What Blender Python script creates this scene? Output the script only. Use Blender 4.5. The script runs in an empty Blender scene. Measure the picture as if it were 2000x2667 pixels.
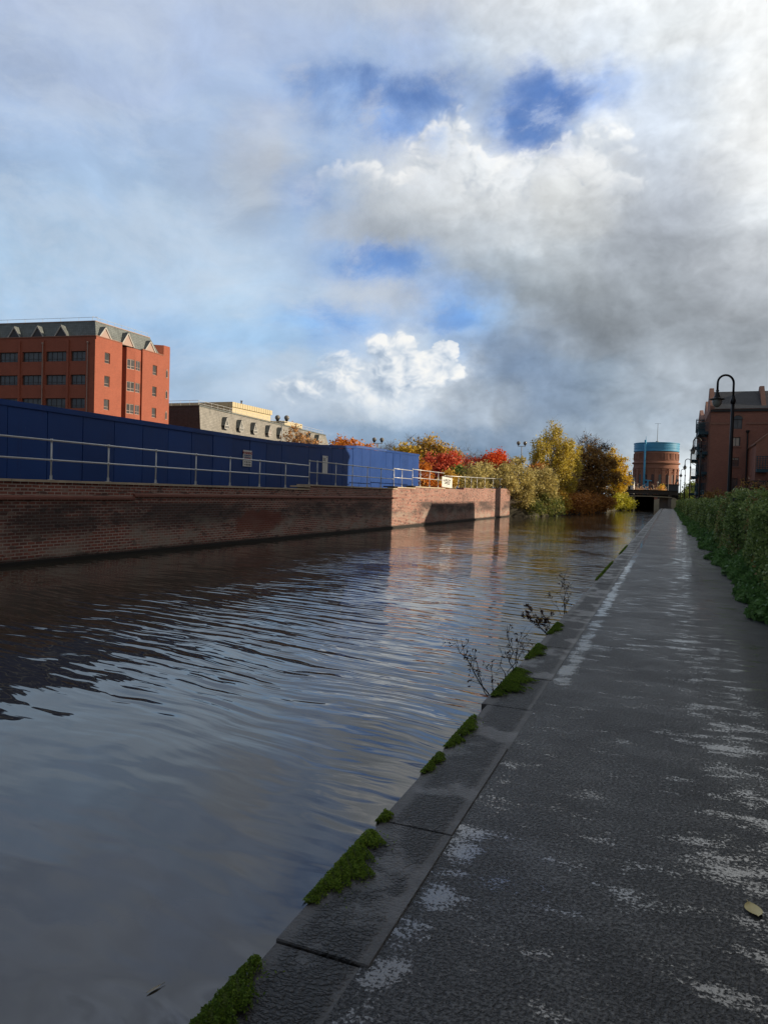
import bpy, bmesh, math, random
import numpy as np
from mathutils import Vector, Matrix

S = bpy.context.scene
C = S.collection
R = math.radians
random.seed(7)
rng = np.random.default_rng(7)

# ------------------------------------------------------------------ camera
# x runs across the canal, y along it (towards the bridge), z up; towpath z = 0, water z = -0.6
PSI, PIT, ROL = R(21.72), R(1.59), R(1.7)
cam_f = Vector((-math.sin(PSI) * math.cos(PIT), math.cos(PSI) * math.cos(PIT), -math.sin(PIT)))
cam_r0 = Vector((math.cos(PSI), math.sin(PSI), 0))
cam_u0 = cam_r0.cross(cam_f)
cam_u = cam_u0 * math.cos(ROL) - cam_r0 * math.sin(ROL)
cam_r = cam_r0 * math.cos(ROL) + cam_u0 * math.sin(ROL)
cd = bpy.data.cameras.new("camera")
cd.sensor_fit = 'HORIZONTAL'
cd.sensor_width = 36
cd.lens = 33.28
cd.clip_start = 0.05
cd.clip_end = 6000
cam = bpy.data.objects.new("camera", cd)
C.objects.link(cam)
cam.matrix_world = Matrix(((cam_r.x, cam_u.x, -cam_f.x, 0), (cam_r.y, cam_u.y, -cam_f.y, 0),
                           (cam_r.z, cam_u.z, -cam_f.z, 1.6), (0, 0, 0, 1)))
S.camera = cam
S.view_settings.view_transform = 'Standard'
S.view_settings.look = 'None'
S.view_settings.gamma = 1
S.view_settings.use_curve_mapping = False
S.view_settings.exposure = 0.0
S.cycles.max_bounces = 8
S.cycles.transparent_max_bounces = 8
S.cycles.use_denoising = True

# ------------------------------------------------------------------ sun
SUN_AZ, SUN_EL = R(72), R(19)          # azimuth from +y towards +x
sun_dir = Vector((math.sin(SUN_AZ) * math.cos(SUN_EL), math.cos(SUN_AZ) * math.cos(SUN_EL), math.sin(SUN_EL)))
sl = bpy.data.lights.new("sun", 'SUN')
sl.energy = 5.0
sl.angle = R(0.5)
sl.color = (1.0, 0.84, 0.62)
so = bpy.data.objects.new("sun", sl)
C.objects.link(so)
so.rotation_euler = sun_dir.to_track_quat('Z', 'Y').to_euler()


# ------------------------------------------------------------------ node helper
class NT:
    def __init__(s, tree):
        s.t = tree
        s.n = tree.nodes
        s.l = tree.links

    def new(s, typ, **kw):
        n = s.n.new(typ)
        for k, v in kw.items():
            setattr(n, k, v)
        return n

    def put(s, sock, v):
        if isinstance(v, bpy.types.NodeSocket):
            s.l.new(v, sock)
        elif v is not None:
            sock.default_value = v

    def m(s, op, a, b=None, c=None, clamp=False):
        n = s.new('ShaderNodeMath', operation=op, use_clamp=clamp)
        s.put(n.inputs[0], a)
        if b is not None:
            s.put(n.inputs[1], b)
        if c is not None:
            s.put(n.inputs[2], c)
        return n.outputs[0]

    def vm(s, op, a, b=None, sc=None):
        n = s.new('ShaderNodeVectorMath', operation=op)
        s.put(n.inputs[0], a)
        if b is not None:
            s.put(n.inputs[1], b)
        if sc is not None:
            s.put(n.inputs['Scale'], sc)
        return n.outputs['Value'] if op in ('DOT_PRODUCT', 'LENGTH') else n.outputs['Vector']

    def xyz(s, x, y, z):
        n = s.new('ShaderNodeCombineXYZ')
        for k, v in enumerate((x, y, z)):
            s.put(n.inputs[k], v)
        return n.outputs[0]

    def sep(s, v):
        n = s.new('ShaderNodeSeparateXYZ')
        s.put(n.inputs[0], v)
        return n.outputs

    def mix(s, f, a, b, blend='MIX'):
        n = s.new('ShaderNodeMix', data_type='RGBA', blend_type=blend)
        s.put(n.inputs[0], f)
        for sk, v in ((n.inputs[6], a), (n.inputs[7], b)):
            s.put(sk, (*v, 1) if isinstance(v, tuple) and len(v) == 3 else v)
        return n.outputs[2]

    def step(s, v, a, b, lo=0.0, hi=1.0, smooth=True):
        n = s.new('ShaderNodeMapRange', interpolation_type='SMOOTHSTEP' if smooth else 'LINEAR')
        for k, q in enumerate((v, a, b, lo, hi)):
            s.put(n.inputs[k], q)
        return n.outputs[0]

    def noise(s, vec, scale, detail=4, rough=0.55, dist=0.0, col=False):
        n = s.new('ShaderNodeTexNoise')
        s.put(n.inputs['Vector'], vec)
        s.put(n.inputs['Scale'], scale)
        n.inputs['Detail'].default_value = detail
        n.inputs['Roughness'].default_value = rough
        n.inputs['Distortion'].default_value = dist
        return n.outputs['Color' if col else 'Fac']

    def ramp(s, f, stops, interp='LINEAR'):
        n = s.new('ShaderNodeValToRGB')
        r = n.color_ramp
        r.interpolation = interp
        while len(r.elements) < len(stops):
            r.elements.new(0.5)
        for e, (p, c) in zip(r.elements, stops):
            e.position = p
            e.color = (*c, 1) if len(c) == 3 else c
        s.put(n.inputs[0], f)
        return n.outputs[0], n.outputs[1]


def lin(r, g, b):
    def f(c):
        c /= 255
        return c / 12.92 if c <= 0.04045 else ((c + 0.055) / 1.055) ** 2.4
    return (f(r), f(g), f(b))


# ------------------------------------------------------------------ sky: clouds over a Nishita sky
SKY_EL = [0, 2, 3.5, 5, 6.5, 8, 9.8, 11.6, 13.4, 15.4, 17.6, 20, 22.2, 24.4, 26.6, 28.8, 31.2, 34.5]
# what the clouds look like in each direction: azimuth, elevation (degrees), red, green, blue
SKY = [
    (-50.6, 30.2, 174, 188, 213), (-45.7, 31.4, 175, 189, 214), (-40.5, 32.4, 178, 192, 216), (-34.8, 33.3, 176, 190, 215),
    (-29.0, 33.9, 180, 193, 214), (-19.9, 34.2, 192, 199, 211), (-13.9, 34.1, 206, 211, 217), (-8.0, 33.7, 217, 221, 224),
    (-2.4, 33.1, 222, 225, 227), (5.3, 31.8, 229, 231, 231), (-50.5, 27.6, 166, 184, 213), (-44.4, 29.0, 170, 188, 217),
    (-37.6, 30.2, 172, 190, 220), (-28.9, 31.1, 173, 191, 221), (-24.3, 31.4, 166, 188, 222), (-20.4, 31.5, 168, 188, 222),
    (-16.7, 31.5, 190, 203, 219), (-12.2, 31.3, 202, 210, 219), (-6.4, 30.9, 205, 213, 222), (-2.3, 30.4, 219, 224, 227),
    (5.4, 29.2, 229, 231, 231), (-50.5, 25.1, 163, 184, 214), (-43.0, 26.6, 172, 190, 220), (-34.7, 27.9, 168, 189, 221),
    (-27.3, 28.6, 150, 180, 224), (-22.7, 28.8, 122, 158, 214), (-19.7, 28.8, 108, 148, 208), (-17.2, 28.8, 140, 168, 215),
    (-15.1, 28.8, 188, 202, 220), (-12.4, 28.7, 130, 160, 214), (-9.5, 28.5, 88, 134, 206), (-7.2, 28.3, 96, 140, 208),
    (-4.9, 28.1, 170, 188, 218), (-2.2, 27.8, 196, 207, 221), (1.8, 27.3, 215, 221, 226), (5.5, 26.7, 232, 234, 234),
    (-50.5, 23.3, 162, 185, 216), (-43.0, 24.8, 168, 190, 221), (-34.6, 26.0, 165, 186, 216), (-31.1, 26.4, 172, 184, 206),
    (-27.2, 26.7, 150, 180, 222), (-23.8, 26.8, 140, 170, 217), (-21.1, 26.9, 118, 154, 212), (-19.3, 26.9, 150, 178, 220),
    (-17.1, 26.9, 214, 219, 224), (-14.7, 26.9, 196, 207, 222), (-13.2, 26.9, 95, 140, 210), (-10.6, 26.7, 88, 135, 207),
    (-8.5, 26.6, 170, 190, 220), (-4.8, 26.3, 220, 225, 230), (-0.7, 25.8, 196, 206, 220), (1.9, 25.5, 215, 222, 228),
    (5.6, 24.9, 242, 243, 242), (-50.5, 21.3, 160, 186, 217), (-42.9, 22.7, 165, 190, 221), (-36.0, 23.7, 162, 183, 212),
    (-32.8, 24.0, 172, 183, 200), (-30.4, 24.2, 181, 187, 196), (-27.7, 24.4, 160, 183, 215), (-25.6, 24.6, 150, 178, 217),
    (-23.5, 24.7, 196, 204, 214), (-19.5, 24.7, 210, 214, 219), (-16.5, 24.7, 217, 221, 224), (-13.4, 24.7, 219, 223, 226),
    (-10.5, 24.6, 214, 218, 223), (-7.6, 24.4, 232, 234, 235), (-5.3, 24.2, 236, 238, 238), (-3.1, 24.0, 202, 210, 221),
    (0.2, 23.7, 190, 199, 211), (3.2, 23.2, 222, 226, 229), (5.7, 22.9, 240, 242, 242), (-50.4, 19.4, 164, 190, 219),
    (-42.9, 20.8, 168, 193, 222), (-36.0, 21.7, 165, 185, 212), (-32.2, 22.1, 176, 185, 196), (-29.8, 22.3, 158, 180, 213),
    (-27.4, 22.4, 140, 174, 222), (-24.9, 22.6, 180, 192, 208), (-20.9, 22.7, 196, 203, 210), (-16.4, 22.7, 204, 209, 213),
    (-11.9, 22.6, 208, 212, 215), (-8.6, 22.5, 219, 222, 222), (-5.8, 22.3, 214, 217, 219), (-2.4, 22.0, 186, 194, 204),
    (0.8, 21.7, 184, 191, 201), (3.3, 21.4, 206, 211, 217), (5.8, 21.0, 226, 230, 232), (-50.4, 17.0, 167, 193, 220),
    (-44.2, 18.1, 170, 195, 221), (-38.7, 18.8, 176, 198, 222), (-34.4, 19.3, 172, 190, 212), (-31.5, 19.5, 168, 188, 214),
    (-28.5, 19.8, 164, 190, 222), (-26.4, 19.9, 172, 186, 206), (-22.4, 20.0, 172, 181, 192), (-17.8, 20.1, 178, 186, 194),
    (-13.3, 20.1, 186, 192, 197), (-7.4, 19.8, 193, 197, 199), (-3.2, 19.6, 170, 177, 186), (0.9, 19.2, 166, 173, 183),
    (3.4, 18.9, 180, 187, 195), (5.9, 18.6, 200, 205, 210), (-50.4, 14.8, 168, 195, 221), (-42.8, 15.9, 172, 197, 222),
    (-37.3, 16.6, 179, 202, 226), (-32.9, 17.0, 183, 205, 228), (-29.6, 17.2, 178, 200, 225), (-26.9, 17.4, 165, 186, 213),
    (-24.5, 17.5, 135, 175, 228), (-22.3, 17.6, 112, 162, 228), (-20.2, 17.6, 132, 172, 226), (-17.7, 17.7, 165, 177, 190),
    (-13.2, 17.7, 160, 170, 179), (-7.3, 17.5, 160, 167, 173), (-1.7, 17.1, 152, 159, 167), (2.3, 16.8, 160, 166, 173),
    (6.0, 16.4, 176, 181, 187), (-44.3, 13.4, 168, 197, 226), (-38.6, 14.0, 177, 202, 228), (-34.3, 14.4, 188, 209, 229),
    (-31.4, 14.6, 180, 204, 229), (-28.3, 14.8, 172, 196, 223), (-25.3, 15.0, 182, 194, 210), (-22.2, 15.1, 186, 195, 208),
    (-19.8, 15.1, 178, 191, 210), (-17.9, 15.2, 140, 178, 230), (-15.5, 15.2, 145, 165, 190), (-11.6, 15.1, 145, 155, 164),
    (-7.2, 15.0, 138, 145, 151), (-1.6, 14.7, 140, 147, 154), (2.4, 14.5, 148, 154, 161), (6.1, 14.1, 162, 168, 174),
    (-38.9, 11.8, 165, 197, 229), (-34.3, 12.1, 168, 202, 234), (-31.3, 12.3, 160, 199, 235), (-28.3, 12.5, 128, 176, 233),
    (-25.8, 12.6, 132, 178, 234), (-23.4, 12.7, 150, 184, 228), (-20.3, 12.8, 176, 193, 216), (-17.5, 12.9, 118, 168, 230),
    (-15.4, 12.9, 122, 172, 232), (-13.6, 12.9, 165, 190, 218), (-10.6, 12.9, 150, 162, 176), (-7.1, 12.8, 132, 140, 148),
    (-2.9, 12.6, 130, 137, 144), (1.2, 12.4, 140, 147, 154), (6.2, 12.1, 150, 156, 163), (-38.8, 10.1, 163, 193, 224),
    (-34.2, 10.4, 176, 202, 228), (-30.6, 10.6, 188, 207, 227), (-28.2, 10.8, 172, 200, 228), (-25.2, 10.9, 200, 214, 230),
    (-22.1, 11.0, 235, 240, 244), (-19.6, 11.1, 205, 220, 235), (-17.5, 11.1, 180, 202, 230), (-16.0, 11.1, 170, 196, 228),
    (-13.5, 11.1, 128, 147, 172), (-10.0, 11.1, 126, 143, 165), (-5.6, 11.1, 145, 156, 168), (-1.4, 10.9, 158, 167, 176),
    (2.5, 10.7, 152, 160, 168), (6.2, 10.5, 150, 158, 165), (-38.8, 8.1, 165, 190, 216), (-34.2, 8.4, 178, 199, 220),
    (-29.7, 8.6, 190, 205, 221), (-25.7, 8.8, 202, 214, 226), (-22.0, 8.9, 210, 221, 232), (-18.3, 9.0, 225, 232, 238),
    (-15.9, 9.1, 232, 235, 236), (-14.1, 9.1, 118, 138, 163), (-9.9, 9.1, 116, 135, 159), (-5.5, 9.1, 130, 146, 162),
    (-1.4, 9.0, 160, 170, 180), (2.6, 8.8, 165, 174, 183), (6.3, 8.7, 166, 174, 182), (-38.7, 6.0, 160, 185, 212),
    (-34.1, 6.3, 168, 189, 212), (-29.6, 6.5, 178, 194, 212), (-25.1, 6.7, 180, 195, 211), (-22.0, 6.8, 198, 210, 221),
    (-18.9, 6.9, 190, 203, 217), (-15.8, 7.0, 166, 183, 203), (-13.4, 7.0, 188, 199, 210), (-10.4, 7.0, 118, 135, 156),
    (-6.9, 7.0, 118, 135, 155), (-2.7, 7.0, 142, 156, 170), (1.4, 6.9, 158, 170, 182), (6.4, 6.8, 165, 174, 183),
    (-38.7, 4.3, 158, 183, 210), (-28.1, 4.8, 148, 171, 197), (-23.5, 4.9, 140, 164, 190), (-20.4, 5.0, 140, 163, 187),
    (-17.3, 5.1, 130, 152, 177), (-12.7, 5.2, 132, 151, 173), (-9.7, 5.2, 140, 156, 173), (-5.4, 5.3, 148, 163, 178),
    (-1.2, 5.3, 155, 168, 180), (1.4, 5.3, 165, 177, 188), (6.4, 5.2, 170, 180, 190), (-24.9, 3.1, 128, 153, 181),
    (-20.3, 3.2, 120, 146, 172), (-15.7, 3.3, 104, 129, 157), (-12.1, 3.4, 108, 132, 158), (-8.2, 3.5, 138, 154, 170),
    (-3.9, 3.5, 148, 163, 177), (-0.1, 3.6, 172, 183, 192), (1.2, 3.6, 205, 213, 217), (6.5, 3.6, 205, 213, 217),
    (-24.9, 0.9, 135, 158, 184), (-15.6, 1.2, 118, 142, 168), (-11.1, 1.3, 125, 147, 170), (-6.7, 1.4, 145, 162, 178),
    (-2.4, 1.5, 158, 172, 183), (0.5, 1.6, 205, 214, 217), (1.6, 1.6, 236, 240, 240), (6.6, 1.7, 236, 240, 240),
]
SKY = np.array(SKY)


def sky_rows():
    rows = []
    for e in SKY_EL:
        row = []
        for a in np.linspace(-52, 8, 31):
            d = ((SKY[:, 0] - a) * math.cos(R(e)) / 1.6) ** 2 + ((SKY[:, 1] - e) / 1.1) ** 2
            wgt = np.exp(-1.5 * (d - d.min()))
            row.append((wgt[:, None] * SKY[:, 2:]).sum(0) / wgt.sum())
        rows.append(row)
    return rows


def make_sky():
    w = bpy.data.worlds.new("World")
    S.world = w
    w.use_nodes = True
    k = NT(w.node_tree)
    k.n.clear()
    out = k.new('ShaderNodeOutputWorld')
    bg = k.new('ShaderNodeBackground')
    K = 0.1
    bg.inputs['Strength'].default_value = K
    k.l.new(bg.outputs[0], out.inputs[0])
    nis = k.new('ShaderNodeTexSky', sky_type='NISHITA')
    nis.sun_disc = False
    nis.sun_elevation = SUN_EL
    nis.sun_rotation = SUN_AZ
    d = k.new('ShaderNodeTexCoord').outputs['Generated']
    x, y, z = k.sep(d)
    az = k.m('MULTIPLY', k.m('ARCTAN2', x, y), 180 / math.pi)
    el = k.m('MULTIPLY', k.m('ARCSINE', z), 180 / math.pi)
    # turbulence that pulls the cloud field about
    dz = k.vm('MULTIPLY', d, (1, 1, 1.35))
    w1 = k.sep(k.noise(dz, 5.0, 6, 0.58, col=True))
    w2 = k.sep(k.noise(k.vm('ADD', dz, (3.1, 1.7, 8.2)), 19.0, 6, 0.64, col=True))
    waz = k.m('ADD', az, k.m('ADD', k.m('MULTIPLY_ADD', w1[0], 7.0, -3.5), k.m('MULTIPLY_ADD', w2[0], 3.4, -1.7)))
    wel = k.m('ADD', el, k.m('ADD', k.m('MULTIPLY_ADD', w1[1], 4.0, -2.0), k.m('MULTIPLY_ADD', w2[1], 2.4, -1.2)))
    t = k.m('DIVIDE', k.m('ADD', waz, 52), 60, clamp=True)
    col = cov = None
    for i, row in enumerate(sky_rows()):
        st = []
        for j in range(31):
            r_, g_, b_ = (float(q) for q in row[j])
            a = 1 - 0.75 * min(1, max(0, ((b_ - r_) / b_ - 0.25) / 0.26))
            st.append((j / 30, (*lin(r_, g_, b_), a)))
        c_, a_ = k.ramp(t, st, 'B_SPLINE')
        if col is None:
            col, cov = c_, a_
        else:
            f = k.step(wel, SKY_EL[i - 1], SKY_EL[i])
            col = k.mix(f, col, c_)
            cov = k.m('MULTIPLY_ADD', f, k.m('SUBTRACT', a_, cov), cov)
    # fine cloud texture, drawn out along the wind
    dw = k.vm('ADD', dz, k.vm('SCALE', k.vm('SUBTRACT', k.noise(dz, 3.5, 3, 0.5, col=True), (0.5, 0.5, 0.5)), sc=0.16))
    n1 = k.noise(dw, 8, 9, 0.62)
    n2 = k.noise(k.vm('ADD', dw, (0.03, 0.0, 0.034)), 8, 9, 0.62)
    relief = k.m('SUBTRACT', n1, n2)
    wisp = k.step(k.noise(k.vm('MULTIPLY', dw, (1.0, 1.0, 1.9)), 6.5, 8, 0.66), 0.40, 0.66)
    tone = k.m('ADD', k.m('MULTIPLY_ADD', k.m('SUBTRACT', n1, 0.5), 0.14, 1.02), k.m('MULTIPLY', relief, 0.42))
    col = k.vm('SCALE', col, sc=tone)
    cov = k.m('ADD', cov, k.m('MULTIPLY', k.m('MULTIPLY_ADD', n1, 2.4, -1.2), k.step(cov, 0.97, 0.7)), clamp=True)
    rag = k.step(k.noise(k.vm('MULTIPLY', dw, (1.0, 1.0, 1.3)), 12, 8, 0.64), 0.46, 0.70)
    rag = k.m('MULTIPLY', rag, k.m('MULTIPLY', k.step(cov, 0.98, 0.75), k.step(el, 11, 13.5, 0.0, 0.62)))
    col = k.mix(rag, col, lin(206, 215, 228))
    cov = k.m('MAXIMUM', cov, rag)
    # broad modelling of the heavy cloud, lit from the sun's side
    n3 = k.noise(dw, 4.2, 6, 0.56)
    big = k.m('SUBTRACT', n3, k.noise(k.vm('ADD', dw, (0.05, 0.0, 0.05)), 4.2, 6, 0.56))
    right = k.step(az, -26, -17)
    col = k.vm('SCALE', col, sc=k.m('MULTIPLY_ADD', k.m('MULTIPLY', big, right), 0.85, 1.0))
    soft = k.m('MULTIPLY', wisp, k.step(waz, -15, -30, 0.06, 0.34))
    col = k.mix(soft, col, lin(206, 218, 232))

    def puffs(off):          # cauliflower relief: round lumps with sharp creases
        p, tot = k.vm('ADD', dq, off), None
        for sc, g in ((11, 0.50), (24, 0.28), (52, 0.16), (110, 0.09)):
            b_ = k.m('ABSOLUTE', k.m('SUBTRACT', k.noise(p, sc, 0), 0.5))
            tot = k.m('MULTIPLY', b_, 4 * g) if tot is None else k.m('MULTIPLY_ADD', b_, 4 * g, tot)
        return tot

    dq = k.vm('ADD', dz, k.vm('SCALE', k.vm('SUBTRACT', k.noise(dz, 9, 3, 0.6, col=True), (0.5, 0.5, 0.5)), sc=0.05))
    pu = puffs((0, 0, 0))
    rel = k.m('SUBTRACT', pu, puffs((0.011, 0.0, 0.013)))
    baz = k.m('MULTIPLY_ADD', k.m('SUBTRACT', waz, az), 0.35, az)
    bel = k.m('MULTIPLY_ADD', k.m('SUBTRACT', wel, el), 0.35, el)

    def billow(cs, amp):
        best = None
        for (a0, e0, ra, re, wt) in cs:
            da = k.m('DIVIDE', k.m('SUBTRACT', baz, a0), ra)
            de = k.m('DIVIDE', k.m('SUBTRACT', bel, e0), re)
            v = k.m('MULTIPLY', k.m('SUBTRACT', 1.0, k.m('ADD', k.m('MULTIPLY', da, da), k.m('MULTIPLY', de, de))), wt)
            best = v if best is None else k.m('SMOOTH_MAX', best, v, 0.25)
        return k.m('ADD', best, k.m('MULTIPLY', k.m('SUBTRACT', pu, 0.4), amp))

    col = k.vm('SCALE', col, sc=k.m('ADD', 1.0, k.m('MULTIPLY', k.m('MULTIPLY', rel, 0.24), k.step(az, -26, -14))))
    # white cumulus low over the trees
    den = billow([(-22.6, 8.6, 6.4, 3.0, 1.0), (-21.9, 11.1, 2.7, 1.9, 0.9), (-17.6, 9.8, 2.1, 2.3, 1.0), (-26.5, 7.6, 5.5, 2.2, 0.8)], 1.5)
    hard = k.m('ADD', k.step(az, -27, -19.5, 0.85, 0.22), k.step(bel, 10.5, 7.5, 0.0, 0.7))
    msk = k.m('MULTIPLY', k.step(den, 0.0, hard), k.step(bel, 5.2, 8.8))
    lit = k.m('ADD', k.m('MULTIPLY', rel, 1.15), k.m('ADD', k.step(az, -29, -17.5, 0.22, 0.46), k.m('MULTIPLY_ADD', n1, 0.9, -0.22)))
    cumc, _ = k.ramp(lit, [(0.0, lin(140, 160, 184)), (0.3, lin(172, 188, 207)), (0.55, lin(208, 218, 229)), (0.8, lin(238, 241, 243)), (1.0, lin(252, 251, 247))])
    col = k.mix(k.m('MULTIPLY', msk, 0.9), col, cumc)
    cov = k.m('MAXIMUM', cov, msk)
    # bright upper edge of the big grey cloud
    den2 = billow([(-18.0, 22.6, 3.8, 5.4, 1.1), (-8.6, 21.6, 6.5, 5.0, 1.1), (-23.5, 20.6, 4.6, 4.2, 1.0)], 1.3)
    e2 = k.m('MULTIPLY', k.m('MULTIPLY', k.step(den2, 0.0, 0.45), k.step(den2, 1.0, 0.30)), k.m('MULTIPLY', k.step(bel, 21.0, 24.5), k.step(baz, -29, -21, 0.35, 1.0)))
    l2 = k.m('ADD', k.m('MULTIPLY', rel, 1.3), k.m('MULTIPLY_ADD', n1, 1.1, 0.05))
    edgec, _ = k.ramp(l2, [(0.0, lin(176, 186, 200)), (0.4, lin(204, 211, 218)), (0.75, lin(234, 236, 237)), (1.0, lin(250, 250, 248))])
    col = k.mix(k.m('MULTIPLY', e2, 0.8), col, edgec)
    cov = k.m('MAXIMUM', cov, k.m('MULTIPLY', e2, 0.9))
    col = k.vm('SCALE', col, sc=k.step(az, -20, -8, 1.0, 1.10))
    # sky outside the view dimmed to lower the ambient light, patchy cloud overhead
    dim = k.m('MULTIPLY', k.step(el, 37, 56, 1.0, 0.42), k.m('MULTIPLY', k.step(az, -54, -85, 1.0, 0.42), k.step(az, 12, 45, 1.0, 0.42)))
    over = k.step(el, 33, 42)
    patchy = k.step(k.noise(dz, 5.5, 6, 0.6), 0.38, 0.62, 0.40, 1.85)
    dim = k.m('MULTIPLY', dim, k.m('MULTIPLY_ADD', over, k.m('SUBTRACT', patchy, 1.0), 1.0))
    col = k.vm('SCALE', col, sc=dim)
    cov = k.m('MAXIMUM', cov, k.m('MAXIMUM', over, k.step(dim, 0.98, 0.9)))
    cloud = k.vm('SCALE', col, sc=1 / K)
    blue = k.vm('MULTIPLY', nis.outputs[0], (0.92, 1.16, 1.75))
    res = k.mix(cov, blue, cloud)
    k.put(bg.inputs[0], res)


make_sky()


# ------------------------------------------------------------------ mesh and object helpers
WL = {}


class MB:
    """collects boxes, bars, tubes and quads that become ONE mesh object"""

    def __init__(s):
        s.v = []
        s.f = []

    def quad(s, *p):
        i = len(s.v)
        s.v += [tuple(q) for q in p]
        s.f.append(tuple(range(i, i + len(p))))

    def box(s, x0, x1, y0, y1, z0, z1):
        i = len(s.v)
        s.v += [(x0, y0, z0), (x1, y0, z0), (x1, y1, z0), (x0, y1, z0), (x0, y0, z1), (x1, y0, z1), (x1, y1, z1), (x0, y1, z1)]
        s.f += [tuple(i + q for q in f) for f in ((0, 3, 2, 1), (4, 5, 6, 7), (0, 1, 5, 4), (1, 2, 6, 5), (2, 3, 7, 6), (3, 0, 4, 7))]

    def obox(s, c, ax, ay, az):
        """box about c with half-axes ax, ay, az"""
        c, ax, ay, az = Vector(c), Vector(ax), Vector(ay), Vector(az)
        i = len(s.v)
        for sz in (-1, 1):
            for sx, sy in ((-1, -1), (1, -1), (1, 1), (-1, 1)):
                s.v.append(tuple(c + ax * sx + ay * sy + az * sz))
        s.f += [tuple(i + q for q in f) for f in ((0, 3, 2, 1), (4, 5, 6, 7), (0, 1, 5, 4), (1, 2, 6, 5), (2, 3, 7, 6), (3, 0, 4, 7))]

    def bar(s, a, b, w, h, up=(0, 0, 1)):
        a, b = Vector(a), Vector(b)
        d = (b - a)
        sd = d.cross(Vector(up))
        if sd.length < 1e-6:
            sd = Vector((1, 0, 0))
        sd.normalize()
        u = sd.cross(d).normalized()
        s.obox((a + b) / 2, d / 2, sd * w / 2, u * h / 2)

    def tube(s, pts, r, n=8, cap=True):
        pts = [Vector(p) for p in pts]
        rs = r if isinstance(r, (list, tuple)) else [r] * len(pts)
        base = len(s.v)
        ref = None
        for k, p in enumerate(pts):
            d = (pts[min(k + 1, len(pts) - 1)] - pts[max(k - 1, 0)])
            if d.length < 1e-9:
                d = Vector((0, 0, 1))
            d.normalize()
            if ref is None:
                ref = Vector((1, 0, 0)) if abs(d.x) < 0.9 else Vector((0, 1, 0))
            a = (ref - d * ref.dot(d)).normalized()
            ref = a
            b = d.cross(a)
            for j in range(n):
                t = 2 * math.pi * j / n
                s.v.append(tuple(p + (a * math.cos(t) + b * math.sin(t)) * rs[k]))
        for k in range(len(pts) - 1):
            for j in range(n):
                q = base + k * n
                s.f.append((q + j, q + (j + 1) % n, q + n + (j + 1) % n, q + n + j))
        if cap:
            s.f.append(tuple(base + j for j in range(n))[::-1])
            s.f.append(tuple(base + (len(pts) - 1) * n + j for j in range(n)))

    def lathe(s, prof, n=24, c=(0, 0, 0), cap=True):
        base = len(s.v)
        for (r, z) in prof:
            for j in range(n):
                t = 2 * math.pi * j / n
                s.v.append((c[0] + r * math.cos(t), c[1] + r * math.sin(t), c[2] + z))
        for k in range(len(prof) - 1):
            for j in range(n):
                q = base + k * n
                s.f.append((q + j, q + (j + 1) % n, q + n + (j + 1) % n, q + n + j))
        if cap:
            s.f.append(tuple(base + j for j in range(n))[::-1])
            s.f.append(tuple(base + (len(prof) - 1) * n + j for j in range(n)))

    def extr(s, poly, vec):
        """closed solid: a planar polygon pushed along vec"""
        i, n = len(s.v), len(poly)
        v = Vector(vec)
        s.v += [tuple(p) for p in poly] + [tuple(Vector(p) + v) for p in poly]
        s.f.append(tuple(range(i, i + n))[::-1])
        s.f.append(tuple(range(i + n, i + 2 * n)))
        for j in range(n):
            s.f.append((i + j, i + (j + 1) % n, i + n + (j + 1) % n, i + n + j))

    def wall(s, O, U, N, w, h, holes, dep):
        """a face from O along U (width w) and up (h) with real openings (u0,u1,v0,v1); reveals go back along -N"""
        O, U, N = Vector(O), Vector(U).normalized(), Vector(N).normalized()
        Z = Vector((0, 0, 1))
        us = sorted({0, w, *[q for o in holes for q in o[:2]]})
        vs = sorted({0, h, *[q for o in holes for q in o[2:4]]})
        P = lambda u, v, d=0: O + U * u + Z * v - N * d
        for a, b in zip(us, us[1:]):
            for c, d in zip(vs, vs[1:]):
                mu, mv = (a + b) / 2, (c + d) / 2
                if any(o[0] < mu < o[1] and o[2] < mv < o[3] for o in holes):
                    continue
                s.quad(P(a, c), P(b, c), P(b, d), P(a, d))
        for (a, b, c, d) in holes:
            s.quad(P(a, c), P(a, d), P(a, d, dep), P(a, c, dep))
            s.quad(P(b, c), P(b, c, dep), P(b, d, dep), P(b, d))
            s.quad(P(a, c), P(a, c, dep), P(b, c, dep), P(b, c))
            s.quad(P(a, d), P(b, d), P(b, d, dep), P(a, d, dep))

    def build(s, name, mat, parent=None, loc=None, smooth=False, bevel=0.0):
        off = Vector(WL.get(parent.name, (0, 0, 0))) if parent is not None else Vector(loc or (0, 0, 0))
        me = bpy.data.meshes.new(name)
        me.from_pydata([(x - off.x, y - off.y, z - off.z) for x, y, z in s.v], [], s.f)
        fin(me, smooth, bevel)
        return link(name, me, mat, parent, off)


def fin(me, smooth=False, bevel=0.0):
    bm = bmesh.new()
    bm.from_mesh(me)
    bmesh.ops.recalc_face_normals(bm, faces=bm.faces)
    if bevel:
        bmesh.ops.bevel(bm, geom=bm.edges[:], offset=bevel, segments=1, affect='EDGES')
    bm.to_mesh(me)
    bm.free()
    if smooth:
        me.polygons.foreach_set('use_smooth', [True] * len(me.polygons))
    me.update()


def link(name, me, mat, parent=None, off=(0, 0, 0)):
    if mat is not None:
        me.materials.append(mat)
    o = bpy.data.objects.new(name, me)
    C.objects.link(o)
    if parent is not None:
        o.parent = parent
    else:
        o.location = off
    WL[o.name] = tuple(off)
    return o


def tag(o, label, cat, group=None):
    o['label'] = label
    o['category'] = cat
    if group:
        o['group'] = group
    return o


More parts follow.
